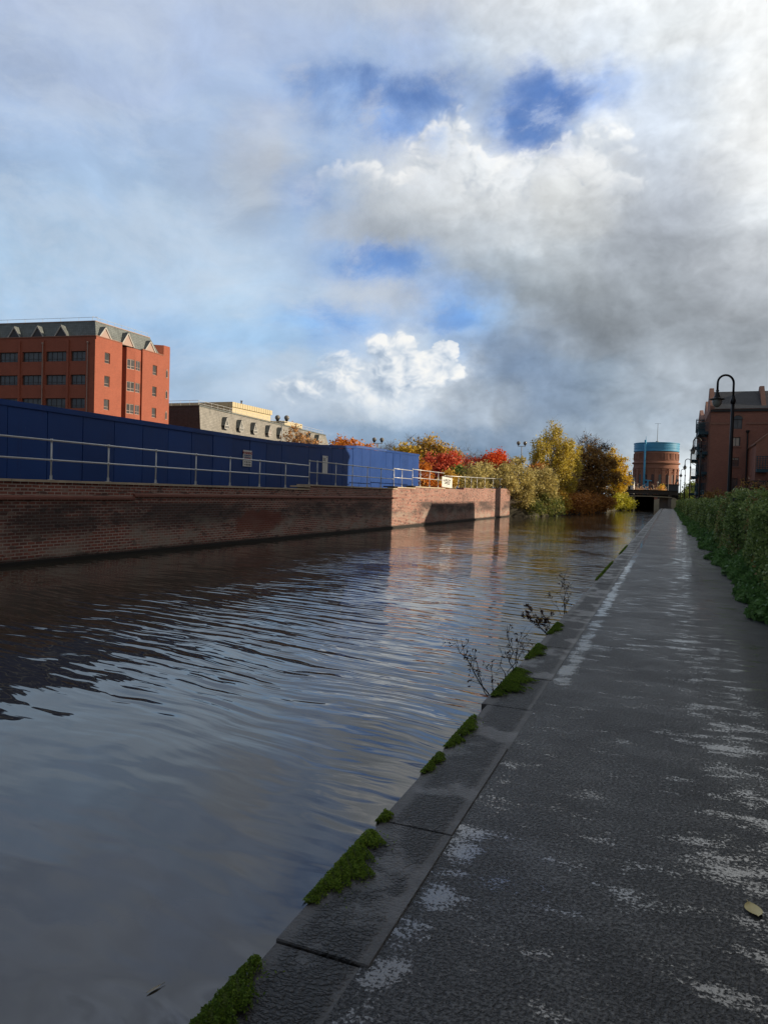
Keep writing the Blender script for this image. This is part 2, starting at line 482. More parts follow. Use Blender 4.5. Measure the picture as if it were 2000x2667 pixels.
def thing(name, label, cat, loc=(0, 0, 0), group=None):
    o = bpy.data.objects.new(name, None)
    o.empty_display_size = 0.3
    C.objects.link(o)
    o.location = loc
    WL[o.name] = tuple(loc)
    return tag(o, label, cat, group)


def kind(o, k):
    o['kind'] = k
    return o


def copy_tree(o, parent=None, loc=None, rotz=None):
    c = o.copy()
    C.objects.link(c)
    if parent is not None:
        c.parent = parent
    if loc is not None:
        c.location = loc
        WL[c.name] = tuple(loc)
    if rotz is not None:
        c.rotation_euler.z = rotz
    for ch in list(o.children):
        copy_tree(ch, c)
    return c


# ------------------------------------------------------------------ materials
def new_mat(name):
    m = bpy.data.materials.new(name)
    m.use_nodes = True
    k = NT(m.node_tree)
    b = next(n for n in k.n if n.type == 'BSDF_PRINCIPLED')
    return m, k, b


def bump(k, b, h, dist, strength=1.0):
    n = k.new('ShaderNodeBump')
    n.inputs['Strength'].default_value = strength
    n.inputs['Distance'].default_value = dist
    k.put(n.inputs['Height'], h)
    k.l.new(n.outputs[0], b.inputs['Normal'])


def mat(name, col, rough=0.6, var=0.15, sc=3.0, bmp=0.0, bsc=40, metal=0.0, spec=0.5):
    m, k, b = new_mat(name)
    p = k.new('ShaderNodeNewGeometry').outputs['Position']
    n = k.noise(p, sc, 6, 0.6)
    f = k.m('MULTIPLY_ADD', n, 2 * var * 1.6, 1 - var * 1.6)
    c = k.vm('SCALE', k.mix(0.0, col, col), sc=f)
    k.put(b.inputs['Base Color'], c)
    k.put(b.inputs['Roughness'], k.m('MULTIPLY_ADD', n, 0.2, rough - 0.1))
    b.inputs['Metallic'].default_value = metal
    b.inputs['Specular IOR Level'].default_value = spec
    if bmp:
        bump(k, b, k.noise(p, bsc, 4, 0.6), bmp)
    return m


def face_uv(k):
    """running length along a wall and height, whichever way the wall faces"""
    g = k.new('ShaderNodeNewGeometry')
    x, y, z = k.sep(g.outputs['Position'])
    nx, ny, nz = k.sep(g.outputs['True Normal'])
    s = k.m('GREATER_THAN', k.m('ABSOLUTE', nx), 0.72)
    u = k.m('MULTIPLY_ADD', s, k.m('SUBTRACT', y, x), x)
    return k.xyz(u, z, 0.0), g.outputs['Position'], (x, y, z), u


def brick_tex(k, uv, c1, c2, mo, bw=0.225, rh=0.075, ms=0.011):
    n = k.new('ShaderNodeTexBrick')
    k.put(n.inputs['Vector'], uv)
    for nm, c in (('Color1', c1), ('Color2', c2), ('Mortar', mo)):
        n.inputs[nm].default_value = (*c, 1)
    n.inputs['Scale'].default_value = 1
    n.inputs['Mortar Size'].default_value = ms
    n.inputs['Mortar Smooth'].default_value = 0.2
    n.inputs['Bias'].default_value = -0.1
    n.inputs['Brick Width'].default_value = bw
    n.inputs['Row Height'].default_value = rh
    return n.outputs['Color'], n.outputs['Fac']


def mat_brick(name, c1, c2, mo, var=0.25, rough=0.8, streak=0.0):
    m, k, b = new_mat(name)
    uv, p, (x, y, z), u = face_uv(k)
    c, f = brick_tex(k, uv, c1, c2, mo)
    n = k.noise(p, 0.7, 6, 0.6)
    c = k.vm('SCALE', c, sc=k.m('MULTIPLY_ADD', n, 2 * var, 1 - var))
    if streak:
        st = k.step(k.noise(k.xyz(k.m('MULTIPLY', u, 1.6), k.m('MULTIPLY', z, 0.12), 0.0), 1.0, 5, 0.6), 0.52, 0.75)
        c = k.mix(k.m('MULTIPLY', st, streak), c, tuple(q * 0.35 for q in c2))
    k.put(b.inputs['Base Color'], c)
    b.inputs['Roughness'].default_value = rough
    bump(k, b, k.m('MULTIPLY', f, -1), 0.006)
    return m


def mat_glass(name, col=(0.025, 0.03, 0.035), rough=0.06):
    m, k, b = new_mat(name)
    p = k.new('ShaderNodeNewGeometry').outputs['Position']
    n = k.noise(p, 0.9, 3, 0.5)
    k.put(b.inputs['Base Color'], k.vm('SCALE', k.mix(0.0, col, col), sc=k.m('MULTIPLY_ADD', n, 1.6, 0.2)))
    b.inputs['Roughness'].default_value = rough
    b.inputs['Specular IOR Level'].default_value = 0.8
    bump(k, b, k.noise(p, 0.6, 2, 0.5), 0.03)
    return m


def mat_leaf(name, cols, trans=0.35, rough=0.55, gain=2.3):
    """every leaf its own tint out of cols (dark to light), drifting over the crown"""
    m, k, b = new_mat(name)
    g = k.new('ShaderNodeNewGeometry')
    r = g.outputs['Random Per Island']
    n = k.noise(g.outputs['Position'], 0.8, 3, 0.6)
    f = k.m('ADD', k.m('MULTIPLY', r, 0.62), k.m('MULTIPLY_ADD', n, 1.1, -0.36), clamp=True)
    c, _ = k.ramp(f, [(i / (len(cols) - 1), tuple(min(0.85, v * gain) for v in q)) for i, q in enumerate(cols)])
    k.put(b.inputs['Base Color'], c)
    b.inputs['Roughness'].default_value = rough
    b.inputs['Specular IOR Level'].default_value = 0.3
    tr = k.new('ShaderNodeBsdfTranslucent')
    k.put(tr.inputs[0], c)
    mx = k.new('ShaderNodeMixShader')
    mx.inputs[0].default_value = trans
    out = next(q for q in k.n if q.type == 'OUTPUT_MATERIAL')
    k.l.new(b.outputs[0], mx.inputs[1])
    k.l.new(tr.outputs[0], mx.inputs[2])
    k.l.new(mx.outputs[0], out.inputs[0])
    return m


# ------------------------------------------------------------------ leaves and trees
def leaf_cards(P, size, elong=1.5, flat=0.0, seed=0):
    """P: N x 3 leaf centres; returns a mesh of small pointed leaves, one quad each"""
    g = np.random.default_rng(seed)
    n = len(P)
    a = g.normal(size=(n, 3))
    a /= np.linalg.norm(a, axis=1)[:, None]
    b = g.normal(size=(n, 3))
    b[:, 2] += flat * np.sign(b[:, 2])
    b -= a * (a * b).sum(1)[:, None]
    b /= np.linalg.norm(b, axis=1)[:, None]
    s = (size * g.uniform(0.6, 1.3, n))[:, None]
    v = np.empty((n, 4, 3))
    v[:, 0] = P - a * s * elong * 0.5
    v[:, 1] = P + b * s * 0.5 - a * s * 0.1
    v[:, 2] = P + a * s * elong * 0.5
    v[:, 3] = P - b * s * 0.5 - a * s * 0.1
    return v.reshape(-1, 3)


def quads_mesh(name, V):
    n = len(V) // 4
    me = bpy.data.meshes.new(name)
    me.vertices.add(4 * n)
    me.vertices.foreach_set('co', V.astype(np.float32).ravel())
    me.loops.add(4 * n)
    me.loops.foreach_set('vertex_index', np.arange(4 * n, dtype=np.int32))
    me.polygons.add(n)
    me.polygons.foreach_set('loop_start', np.arange(0, 4 * n, 4, dtype=np.int32))
    me.update(calc_edges=True)
    return me


def leaves(name, P, size, mt, parent=None, loc=None, elong=1.5, flat=0.0, seed=0):
    off = Vector(WL[parent.name]) if parent is not None else Vector(loc or (0, 0, 0))
    V = leaf_cards(np.asarray(P), size, elong, flat, seed) - np.array(off)
    return link(name, quads_mesh(name, V), mt, parent, off)


def crown(blobs, nc, nl, cr, seed, droop=0.0, inner=0.35):
    """clump centres spread through the blobs (x,y,z,rx,ry,rz), then leaves about every clump"""
    g = np.random.default_rng(seed)
    B = np.array(blobs, float)
    w = B[:, 3] * B[:, 4] * B[:, 5]
    i = g.choice(len(B), nc, p=w / w.sum())
    d = g.normal(size=(nc, 3))
    d /= np.linalg.norm(d, axis=1)[:, None]
    r = g.uniform(inner ** 3, 1, nc) ** (1 / 3)
    ctr = B[i, :3] + d * r[:, None] * B[i, 3:6]
    k = g.choice(nc, nl)
    sz = g.uniform(0.6, 1.4, nc)
    off = g.normal(size=(nl, 3)) * cr * sz[k][:, None] * np.array([1, 1, 0.75])
    if droop:
        q = np.abs(g.normal(size=nl))
        off[:, 2] -= q * droop
        off[:, :2] *= np.exp(-q * 0.4)[:, None]
    return ctr, ctr[k] + off


def limbs(mb, base, top, ctr, r0, seed, n=5, rt=0.02):
    """tapered trunk from base to top, limbs curving out to the clumps"""
    g = np.random.default_rng(seed)
    base, top = Vector(base), Vector(top)
    pts = []
    for q in range(7):
        t = q / 6
        w = 0.0 if q in (0,) else r0 * 1.2
        pts.append(base.lerp(top, t) + Vector((g.normal() * w, g.normal() * w, 0)))
    mb.tube(pts, [r0 * (1.25 if q == 0 else 1 - 0.13 * q) for q in range(7)], 7)
    L = (top - base).length
    for c in ctr:
        c = Vector(c)
        t = min(0.92, max(0.15, (c.z - base.z) / max(L, 0.1) * 0.62 + g.uniform(-0.1, 0.1)))
        s = base.lerp(top, t)
        mid = s.lerp(c, 0.5) + Vector((g.normal() * 0.12 * L * 0.3, g.normal() * 0.12 * L * 0.3, 0.05 * L * g.uniform(0.2, 1)))
        rr = r0 * (1 - 0.75 * t) * 0.45
        mb.tube([s, s.lerp(mid, 0.55), mid, mid.lerp(c, 0.6), c], [rr, rr * 0.8, rr * 0.55, max(rt, rr * 0.3), rt * 0.6], n, cap=False)


def twigs(mb, ctr, n, L, seed, r=0.012, up=0.35):
    g = np.random.default_rng(seed)
    for c in ctr:
        for _ in range(n):
            d = g.normal(size=3)
            d[2] += up
            d /= np.linalg.norm(d)
            l = L * g.uniform(0.5, 1.2)
            c0 = Vector(c)
            m = c0 + Vector(d) * l * 0.5 + Vector(g.normal(size=3) * l * 0.08)
            mb.tube([c0, m, c0 + Vector(d) * l + Vector(g.normal(size=3) * l * 0.12)], [r, r * 0.8, r * 0.5], 3, cap=False)


def tree(name, label, cat, base, blobs, lm, bm_, nl, size, nc=60, cr=0.5, seed=1, r0=0.14, nlimb=26, droop=0.0,
         ntw=0, twl=0.8, twr=0.014, top=None, elong=1.5, group=None, inner=0.35, stems=1):
    t = thing(name, label, cat, base, group)
    ctr, P = crown(blobs, nc, max(nl, 1), cr, seed, droop, inner)
    mb = MB()
    B = np.array(blobs)
    zt = (B[:, 2] + B[:, 5] * 0.5).max()
    j = int((B[:, 2] + B[:, 5]).argmax())
    g = np.random.default_rng(seed + 5)
    for s in range(stems):
        b = Vector(base) + (Vector((g.normal() * 0.4, g.normal() * 0.4, 0)) if s else Vector((0, 0, 0)))
        if s:
            jj = int(g.integers(len(B)))
            tp = Vector((B[jj, 0], B[jj, 1], B[jj, 2] + B[jj, 5] * 0.5))
        else:
            tp = Vector(top) if top else Vector((B[j, 0], B[j, 1], zt))
        limbs(mb, b, tp, ctr[s::stems][:nlimb], r0 * (1 if stems == 1 else 0.7), seed + s)
    if ntw:
        twigs(mb, ctr, ntw, twl, seed, twr)
    mb.build('trunk', bm_, t, smooth=True)
    if nl:
        leaves('crown', P, size * 1.3, lm, t, elong=elong, seed=seed)
    return t


def text_mb(mb, body, size, O, U, V, ext=0.004, shear=0.0, align='LEFT', bold=0.0):
    """lettering as real geometry: written from O along U, upright along V"""
    cu = bpy.data.curves.new('lettering', 'FONT')
    cu.body = body
    cu.size = size
    cu.shear = shear
    cu.align_x = align
    cu.offset = bold
    cu.extrude = ext
    cu.resolution_u = 2
    o = bpy.data.objects.new('lettering', cu)
    C.objects.link(o)
    bpy.context.view_layer.update()
    me = o.evaluated_get(bpy.context.evaluated_depsgraph_get()).to_mesh()
    O, U, V = Vector(O), Vector(U), Vector(V)
    N = U.cross(V)
    i = len(mb.v)
    mb.v += [tuple(O + U * q.co.x + V * q.co.y + N * q.co.z) for q in me.vertices]
    mb.f += [tuple(i + q for q in p.vertices) for p in me.polygons]
    o.evaluated_get(bpy.context.evaluated_depsgraph_get()).to_mesh_clear()
    bpy.data.objects.remove(o)
    bpy.data.curves.remove(cu)


# ------------------------------------------------------------------ the setting
def mat_water():
    m, k, b = new_mat('canal_water')
    p = k.new('ShaderNodeNewGeometry').outputs['Position']
    x, y, z = k.sep(p)
    n0 = k.noise(p, 0.35, 4, 0.5)
    c = k.mix(k.step(n0, 0.35, 0.65), (0.050, 0.041, 0.028), (0.066, 0.058, 0.046))
    k.put(b.inputs['Base Color'], c)
    b.inputs['Roughness'].default_value = 0.025
    b.inputs['IOR'].default_value = 1.72
    # crests lie across the canal and swing round a little towards the near bank
    wob = k.noise(p, 0.45, 3, 0.5)
    yy = k.m('ADD', k.m('MULTIPLY_ADD', x, 0.16, y), k.m('MULTIPLY', wob, 0.8))
    cal = k.step(y, 4.2, 7.5, 0.12, 1.0)                       # quiet water close by
    cal = k.m('MULTIPLY', cal, k.step(y, 22, 60, 1.0, 0.55))
    lee = k.step(x, -15.0, -8.5, 0.14, 1.0)                    # and under the far wall
    patch = k.m('MULTIPLY_ADD', k.step(k.noise(k.xyz(k.m('MULTIPLY', x, 0.35), k.m('MULTIPLY', y, 0.16), 3.0), 1.0, 2, 0.5), 0.34, 0.62), 0.75, 0.25)
    amp = k.m('MULTIPLY', k.m('MULTIPLY', cal, lee), patch)
    r1 = k.noise(k.xyz(k.m('MULTIPLY', x, 0.62), k.m('MULTIPLY', yy, 4.9), 0.0), 1.0, 1.5, 0.45)
    r2 = k.noise(k.xyz(k.m('MULTIPLY', x, 1.5), k.m('MULTIPLY', yy, 7.0), 5.0), 1.0, 2, 0.5)
    r3 = k.noise(k.xyz(k.m('MULTIPLY', x, 0.75), k.m('MULTIPLY', yy, 1.5), 9.0), 1.0, 2, 0.5)
    h = k.m('ADD', k.m('MULTIPLY', k.m('MULTIPLY_ADD', r2, 0.24, r1), amp), k.m('MULTIPLY', r3, 0.6))
    bump(k, b, h, 0.042)
    return m


def mat_towpath():
    m, k, b = new_mat('towpath_asphalt')
    p = k.new('ShaderNodeNewGeometry').outputs['Position']
    x, y, z = k.sep(p)
    gr = k.m('SUBTRACT', 1.0, k.step(k.noise(p, 74, 3, 0.55, 0.4), 0.36, 0.60))      # pits between the stones
    fine = k.noise(p, 60, 5, 0.65)
    broad = k.noise(p, 0.9, 5, 0.6)
    # water lying in shallow dips, most of them drawn out across the path
    pn = k.noise(k.xyz(k.m('MULTIPLY_ADD', y, -0.35, k.m('MULTIPLY', x, 2.8)), k.m('MULTIPLY', y, 6.2), 0.0), 1.0, 6, 0.68)
    area = k.noise(k.xyz(k.m('MULTIPLY', x, 0.9), k.m('MULTIPLY', y, 0.55), 4.0), 1.0, 2, 0.5)
    rut = k.m('MULTIPLY', k.step(x, -0.1, 0.45), k.step(x, 1.25, 0.75))
    edge = k.step(k.m('ABSOLUTE', k.m('ADD', x, k.m('MULTIPLY_ADD', k.noise(p, 2.2, 3, 0.5), -0.14, 0.86))), 0.11, 0.02)
    edge = k.m('MULTIPLY', edge, k.step(k.noise(k.xyz(0.0, y, 1.5), 1.1, 3, 0.5), k.step(y, 4.5, 9.0, 0.44, 0.30), k.step(y, 4.5, 9.0, 0.56, 0.46)))
    lvl = k.m('ADD', pn, k.m('ADD', k.m('MULTIPLY_ADD', area, 0.20, -0.10), k.m('MULTIPLY', rut, 0.075)))
    lvl = k.m('ADD', lvl, k.m('MULTIPLY', edge, k.step(y, 2.5, 7.0, 0.115, 0.185)))
    wet = k.step(k.m('ADD', lvl, k.m('MULTIPLY_ADD', fine, 0.60, k.m('MULTIPLY_ADD', gr, -0.10, -0.25))), 0.605, 0.690)
    damp = k.step(broad, 0.35, 0.65)
    c = k.mix(gr, (0.098, 0.096, 0.096), (0.006, 0.006, 0.007))
    c = k.mix(k.m('MULTIPLY', k.step(k.noise(p, 150, 2, 0.5), 0.64, 0.70), 0.5), c, (0.30, 0.29, 0.28))
    c = k.vm('SCALE', c, sc=k.m('MULTIPLY_ADD', broad, 0.9, 0.5))
    c = k.mix(wet, c, (0.028, 0.028, 0.030))
    k.put(b.inputs['Base Color'], c)
    k.put(b.inputs['Roughness'], k.mix(wet, k.mix(damp, (0.42, 0.42, 0.42), (0.60, 0.60, 0.60)), (0.10, 0.10, 0.10)))
    film = k.step(k.m('MULTIPLY_ADD', k.noise(k.xyz(k.m('MULTIPLY', x, 1.6), k.m('MULTIPLY', y, 3.0), 6.0), 1.0, 7, 0.72), 0.8, k.m('MULTIPLY_ADD', fine, 1.5, -0.75)), 0.36, 0.66)
    k.put(b.inputs['Coat Weight'], k.m('MAXIMUM', wet, k.m('MULTIPLY_ADD', film, 0.42, 0.08)))
    k.put(b.inputs['Specular IOR Level'], k.m('MULTIPLY_ADD', wet, 0.15, 0.5))
    k.put(b.inputs['Coat Roughness'], k.m('MULTIPLY_ADD', wet, -0.14, 0.22))
    b.inputs['Coat IOR'].default_value = 1.5
    h = k.m('MULTIPLY', k.m('MULTIPLY_ADD', fine, 0.7, k.m('MULTIPLY', gr, -0.5)), k.m('MULTIPLY_ADD', wet, -0.94, 1.0))
    bump(k, b, h, 0.022)
    return m


def mat_kerb():
    m, k, b = new_mat('kerb_stone')
    p = k.new('ShaderNodeNewGeometry').outputs['Position']
    x, y, z = k.sep(p)
    v = k.new('ShaderNodeTexVoronoi', feature='F1')
    k.put(v.inputs['Vector'], k.vm('MULTIPLY', k.vm('ADD', p, k.vm('SCALE', k.noise(p, 22, 4, 0.65, col=True), sc=0.05)), (1, 1.6, 1)))
    v.inputs['Scale'].default_value = 44
    n = k.noise(p, 3.5, 5, 0.6)
    smooth_ = k.step(k.noise(p, 2.4, 3, 0.5), 0.50, 0.60)
    rim = k.m('MULTIPLY', k.step(x, -1.20, -1.13), k.step(x, -0.90, -0.95))
    rgh = k.m('MULTIPLY', k.m('MULTIPLY_ADD', smooth_, -0.85, 1.0), rim)
    cob = k.step(k.m('ADD', v.outputs['Distance'], k.m('MULTIPLY_ADD', k.noise(p, 70, 3, 0.6), 0.5, -0.25)), 0.75, 0.10)
    c = k.mix(k.m('MAXIMUM', cob, k.m('SUBTRACT', 1.0, rgh)), (0.022, 0.021, 0.021), k.mix(k.noise(p, 26, 3, 0.6), (0.046, 0.044, 0.043), (0.125, 0.118, 0.112)))
    c = k.vm('SCALE', c, sc=k.m('MULTIPLY_ADD', n, 1.1, 0.42))
    green = k.m('MULTIPLY', k.step(z, -0.02, -0.12), k.step(k.noise(p, 5, 4, 0.6), 0.42, 0.60))
    c = k.mix(green, c, (0.03, 0.036, 0.014))
    k.put(b.inputs['Base Color'], c)
    k.put(b.inputs['Roughness'], k.m('MULTIPLY_ADD', smooth_, -0.22, 0.55))
    b.inputs['Coat Weight'].default_value = 0.10
    b.inputs['Coat Roughness'].default_value = 0.3
    h = k.m('MULTIPLY', cob, k.m('MULTIPLY', rgh, 0.5))
    bump(k, b, k.m('ADD', h, k.m('MULTIPLY', k.noise(p, 70, 4, 0.6), 0.18)), 0.045)
    return m


def mat_canal_wall():
    m, k, b = new_mat('old_canal_brick')
    uv, p, (x, y, z), u = face_uv(k)
    wv = k.vm('ADD', uv, k.vm('SCALE', k.vm('SUBTRACT', k.noise(p, 1.3, 3, 0.5, col=True), (0.5, 0.5, 0.5)), sc=0.035))
    c, f = brick_tex(k, wv, (0.38, 0.122, 0.085), (0.20, 0.070, 0.056), (0.56, 0.46, 0.40), 0.25, 0.090, 0.0145)
    n = k.noise(p, 0.8, 6, 0.65)
    c = k.vm('SCALE', c, sc=k.m('MULTIPLY_ADD', n, 0.9, 0.55))
    vo = k.new('ShaderNodeTexVoronoi')
    k.put(vo.inputs['Vector'], k.vm('MULTIPLY', k.xyz(u, z, 0.0), (4.0, 11.1, 1)))
    vo.inputs['Scale'].default_value = 1
    cell = k.sep(vo.outputs['Color'])[0]
    c = k.mix(k.m('MULTIPLY', k.step(cell, 0.86, 0.90), 0.6), c, (0.40, 0.30, 0.25))      # odd pale bricks
    c = k.mix(k.m('MULTIPLY', k.step(cell, 0.12, 0.08), 0.65), c, (0.07, 0.045, 0.045))    # and burnt ones
    # soot below the string course
    hz = k.m('MULTIPLY', k.step(z, 1.12, 0.95), k.step(z, -0.1, 0.45))
    so_ = k.m('MULTIPLY', hz, k.step(k.noise(k.xyz(k.m('MULTIPLY', u, 0.22), k.m('MULTIPLY', z, 0.8), 2.0), 1.0, 6, 0.65), 0.36, 0.56))
    c = k.mix(k.m('MULTIPLY', so_, 0.78), c, (0.035, 0.032, 0.034))
    so2 = k.step(k.noise(k.xyz(k.m('MULTIPLY', u, 0.16), k.m('MULTIPLY', z, 0.45), 7.0), 1.0, 6, 0.7), 0.50, 0.68)
    c = k.mix(k.m('MULTIPLY', so2, 0.4), c, (0.055, 0.045, 0.042))
    # lime bloom on the lower courses
    lo = k.m('MULTIPLY', k.step(z, 0.8, 0.0), k.step(z, -0.52, -0.40))
    li = k.m('MULTIPLY', lo, k.step(k.noise(k.xyz(k.m('MULTIPLY', u, 0.45), k.m('MULTIPLY', z, 1.3), 5.0), 1.0, 6, 0.7), 0.45, 0.62))
    c = k.mix(k.m('MULTIPLY', li, 0.65), c, (0.40, 0.36, 0.31))
    # the red rendered repair
    dy = k.m('DIVIDE', k.m('SUBTRACT', y, 25.6), 2.4)
    dzz = k.m('DIVIDE', k.m('SUBTRACT', z, 0.25), 0.50)
    rr = k.m('ADD', k.m('ADD', k.m('MULTIPLY', dy, dy), k.m('MULTIPLY', dzz, dzz)), k.m('MULTIPLY_ADD', k.noise(p, 1.8, 5, 0.6), 2.0, -1.0))
    c = k.mix(k.m('MULTIPLY', k.step(rr, 1.0, 0.55), 0.7), c, (0.23, 0.062, 0.040))
    # tide mark
    td = k.step(k.m('MULTIPLY_ADD', k.noise(p, 1.2, 4, 0.6), 0.14, z), -0.30, -0.46)
    c = k.mix(k.m('MULTIPLY', td, 0.9), c, (0.014, 0.014, 0.010))
    k.put(b.inputs['Base Color'], c)
    b.inputs['Roughness'].default_value = 0.8
    bump(k, b, k.m('MULTIPLY_ADD', f, -1, k.m('MULTIPLY', k.noise(p, 14, 4, 0.6), 0.8)), 0.012)
    return m


M = {}
M['water'] = mat_water()
M['path'] = mat_towpath()
M['kerb'] = mat_kerb()
M['wall'] = mat_canal_wall()
M['earth'] = mat('earth', (0.05, 0.045, 0.03), 0.9, 0.3, 1.5)
M['grass'] = mat('verge_grass', (0.04, 0.06, 0.018), 0.9, 0.35, 1.2)
M['coping'] = mat('coping_stone', (0.60, 0.49, 0.35), 0.75, 0.28, 2.5)
M['ledge'] = mat('terracotta_course', (0.25, 0.10, 0.075), 0.7, 0.3, 1.5)
M['steel'] = mat('galvanised_tube', (0.66, 0.67, 0.67), 0.40, 0.12, 6, metal=0.35)


def mat_hoarding():
    m, k, b = new_mat('blue_hoarding_paint')
    p = k.new('ShaderNodeNewGeometry').outputs['Position']
    x, y, z = k.sep(p)
    n = k.noise(p, 0.8, 6, 0.6)
    c = k.vm('SCALE', k.mix(0.0, (0.004, 0.052, 0.25), (0, 0, 0)), sc=k.m('MULTIPLY_ADD', n, 0.5, 0.75))
    sheet_ = k.new('ShaderNodeTexWhiteNoise', noise_dimensions='1D')
    k.put(sheet_.inputs['W'], k.m('FLOOR', k.m('DIVIDE', k.m('SUBTRACT', y, 0.83), 1.475)))
    c = k.vm('SCALE', c, sc=k.m('MULTIPLY_ADD', sheet_.outputs['Value'], 0.22, 0.88))
    scuff = k.step(k.noise(k.vm('MULTIPLY', p, (1, 1.0, 0.45)), 7, 5, 0.7), 0.66, 0.74)
    c = k.mix(k.m('MULTIPLY', scuff, 0.35), c, (0.10, 0.18, 0.34))
    run = k.m('MULTIPLY', k.step(k.noise(k.xyz(k.m('MULTIPLY', y, 5.0), k.m('MULTIPLY', z, 0.25), 0.0), 1.0, 4, 0.6), 0.56, 0.72), 0.45)
    c = k.mix(run, c, (0.006, 0.022, 0.12))
    k.put(b.inputs['Base Color'], c)
    k.put(b.inputs['Roughness'], k.m('MULTIPLY_ADD', n, 0.3, 0.36))
    bump(k, b, k.noise(p, 1.1, 2, 0.5), 0.012)
    return m


M['blue'] = mat_hoarding()
M['blue_cap'] = mat('blue_hoarding_cap', (0.045, 0.105, 0.33), 0.5, 0.12, 1.2)
M['black'] = mat('black_iron', (0.010, 0.010, 0.011), 0.45, 0.1, 5)
M['white'] = mat('white_paint', (0.74, 0.74, 0.72), 0.5, 0.05, 4)
M['signw'] = mat('white_board', (0.80, 0.80, 0.78), 0.5, 0.04, 4)
M['red_ink'] = mat('red_lettering', (0.36, 0.05, 0.05), 0.5, 0.02)
M['blue_ink'] = mat('blue_lettering', (0.03, 0.05, 0.20), 0.5, 0.02)
M['ink'] = mat('dark_lettering', (0.05, 0.05, 0.05), 0.5, 0.02)
M['brick_o'] = mat_brick('orange_brick', (0.40, 0.105, 0.062), (0.32, 0.083, 0.050), (0.36, 0.13, 0.08), 0.16, streak=0.12)
M['brick_b'] = mat_brick('brown_brick', (0.35, 0.140, 0.098), (0.27, 0.105, 0.074), (0.33, 0.19, 0.14), 0.2)
M['brick_p'] = mat_brick('buff_pink_brick', (0.33, 0.155, 0.11), (0.27, 0.125, 0.09), (0.30, 0.19, 0.14), 0.2)
M['glass'] = mat_glass('window_glass')
M['glass_refl'] = mat_glass('reflection_grey_glass', (0.075, 0.075, 0.08), 0.1)  # base colour lifted to grey for the sky reflected in the panes
M['frame'] = mat('pinkish_window_frame', (0.42, 0.30, 0.26), 0.5, 0.05)
M['darkframe'] = mat('dark_window_frame', (0.06, 0.055, 0.06), 0.5, 0.05)


def mat_slate(name, col, lap=0.3, streak=0.3):
    m, k, b = new_mat(name)
    uv, p, (x, y, z), u = face_uv(k)
    c, f = brick_tex(k, uv, col, tuple(q * 0.75 for q in col), tuple(q * 0.45 for q in col), 0.36, lap, 0.02)
    n = k.noise(p, 0.8, 6, 0.6)
    c = k.vm('SCALE', c, sc=k.m('MULTIPLY_ADD', n, 0.8, 0.6))
    st = k.step(k.noise(k.xyz(k.m('MULTIPLY', u, 1.4), k.m('MULTIPLY', z, 0.1), 0.0), 1.0, 5, 0.65), 0.5, 0.7)
    c = k.mix(k.m('MULTIPLY', st, streak), c, tuple(q * 0.35 for q in col))
    k.put(b.inputs['Base Color'], c)
    b.inputs['Roughness'].default_value = 0.55
    bump(k, b, k.m('MULTIPLY', f, -1), 0.02)
    return m


M['slate'] = mat_slate('blue_grey_slate', (0.20, 0.225, 0.225))
M['slate_d'] = mat_slate('dark_slate', (0.045, 0.05, 0.065), 0.25, 0.2)
M['tile'] = mat_slate('grey_brown_tile', (0.34, 0.325, 0.295), 0.3, 0.25)
M['cream'] = mat('cream_cladding', (0.62, 0.53, 0.34), 0.6, 0.08, 1.0)
M['teal'] = mat('dark_teal_steel', (0.012, 0.060, 0.085), 0.5, 0.1)
M['concrete'] = mat('bridge_concrete', (0.17, 0.155, 0.145), 0.85, 0.3, 0.7)
M['girder'] = mat('dark_girder', (0.055, 0.048, 0.045), 0.7, 0.25, 0.6)
M['soot'] = mat('sooty_stone', (0.025, 0.023, 0.022), 0.9, 0.3, 0.8)
M['stone'] = mat('pale_stone', (0.42, 0.38, 0.28), 0.85, 0.25, 1.0)

sheet = MB()
sheet.quad((-3000, -600, -1.4), (3000, -600, -1.4), (3000, 4500, -1.4), (-3000, 4500, -1.4))
kind(sheet.build('ground', M['earth']), 'structure')
w_ = MB()
w_.quad((-17.5, -25, -0.6), (-0.95, -25, -0.6), (-0.95, 240, -0.6), (-17.5, 240, -0.6))
kind(w_.build('canal', M['water']), 'structure')
pth = MB()
pth.quad((-0.90, -10, 0), (1.75, -10, 0), (1.75, 160.5, 0), (-0.90, 160.5, 0))
kind(pth.build('towpath', M['path']), 'structure')
vg = MB()
vg.box(1.30, 400, -60, 900, -1.2, -0.02)
kind(vg.build('verge', M['grass']), 'structure')
lb = MB()
lb.box(-600, -16.35, -60, 900, -1.2, 1.42)
kind(lb.build('left_bank', M['earth']), 'structure')
nb_ = MB()
bk = [(-16.34, 76.2), (-14.0, 77.5), (-13.2, 82), (-12.6, 88), (-11.6, 100), (-10.3, 120), (-9.0, 140), (-7.2, 158.9), (-16.34, 158.9)]
i0 = len(nb_.v)
nb_.v += [(x, y, -1.2) for x, y in bk] + [(x - (0.9 if x > -16 else 0), y, 0.25) for x, y in bk]
n_ = len(bk)
nb_.f += [tuple(range(n_, 2 * n_))] + [(j, (j + 1) % n_, n_ + (j + 1) % n_, n_ + j) for j in range(n_)]
kind(nb_.build('bushy_bank', M['earth']), 'structure')

# kerb stones along the water, each a little out of line with the next
kb = MB()
yk = -3.0
while yk < 160:
    L = random.uniform(0.85, 1.55)
    dx, dz = random.uniform(-0.016, 0.016), random.uniform(-0.004, 0.003)
    if abs(yk - 5.2) < 0.7:
        dx -= 0.02
    kb.box(-1.235 + dx, -0.872 + dx * 0.5, yk + 0.0035, yk + L - 0.0035, -0.95, 0.003 + dz)
    yk += L
kind(kb.build('kerb', M['kerb'], bevel=0.005), 'structure')

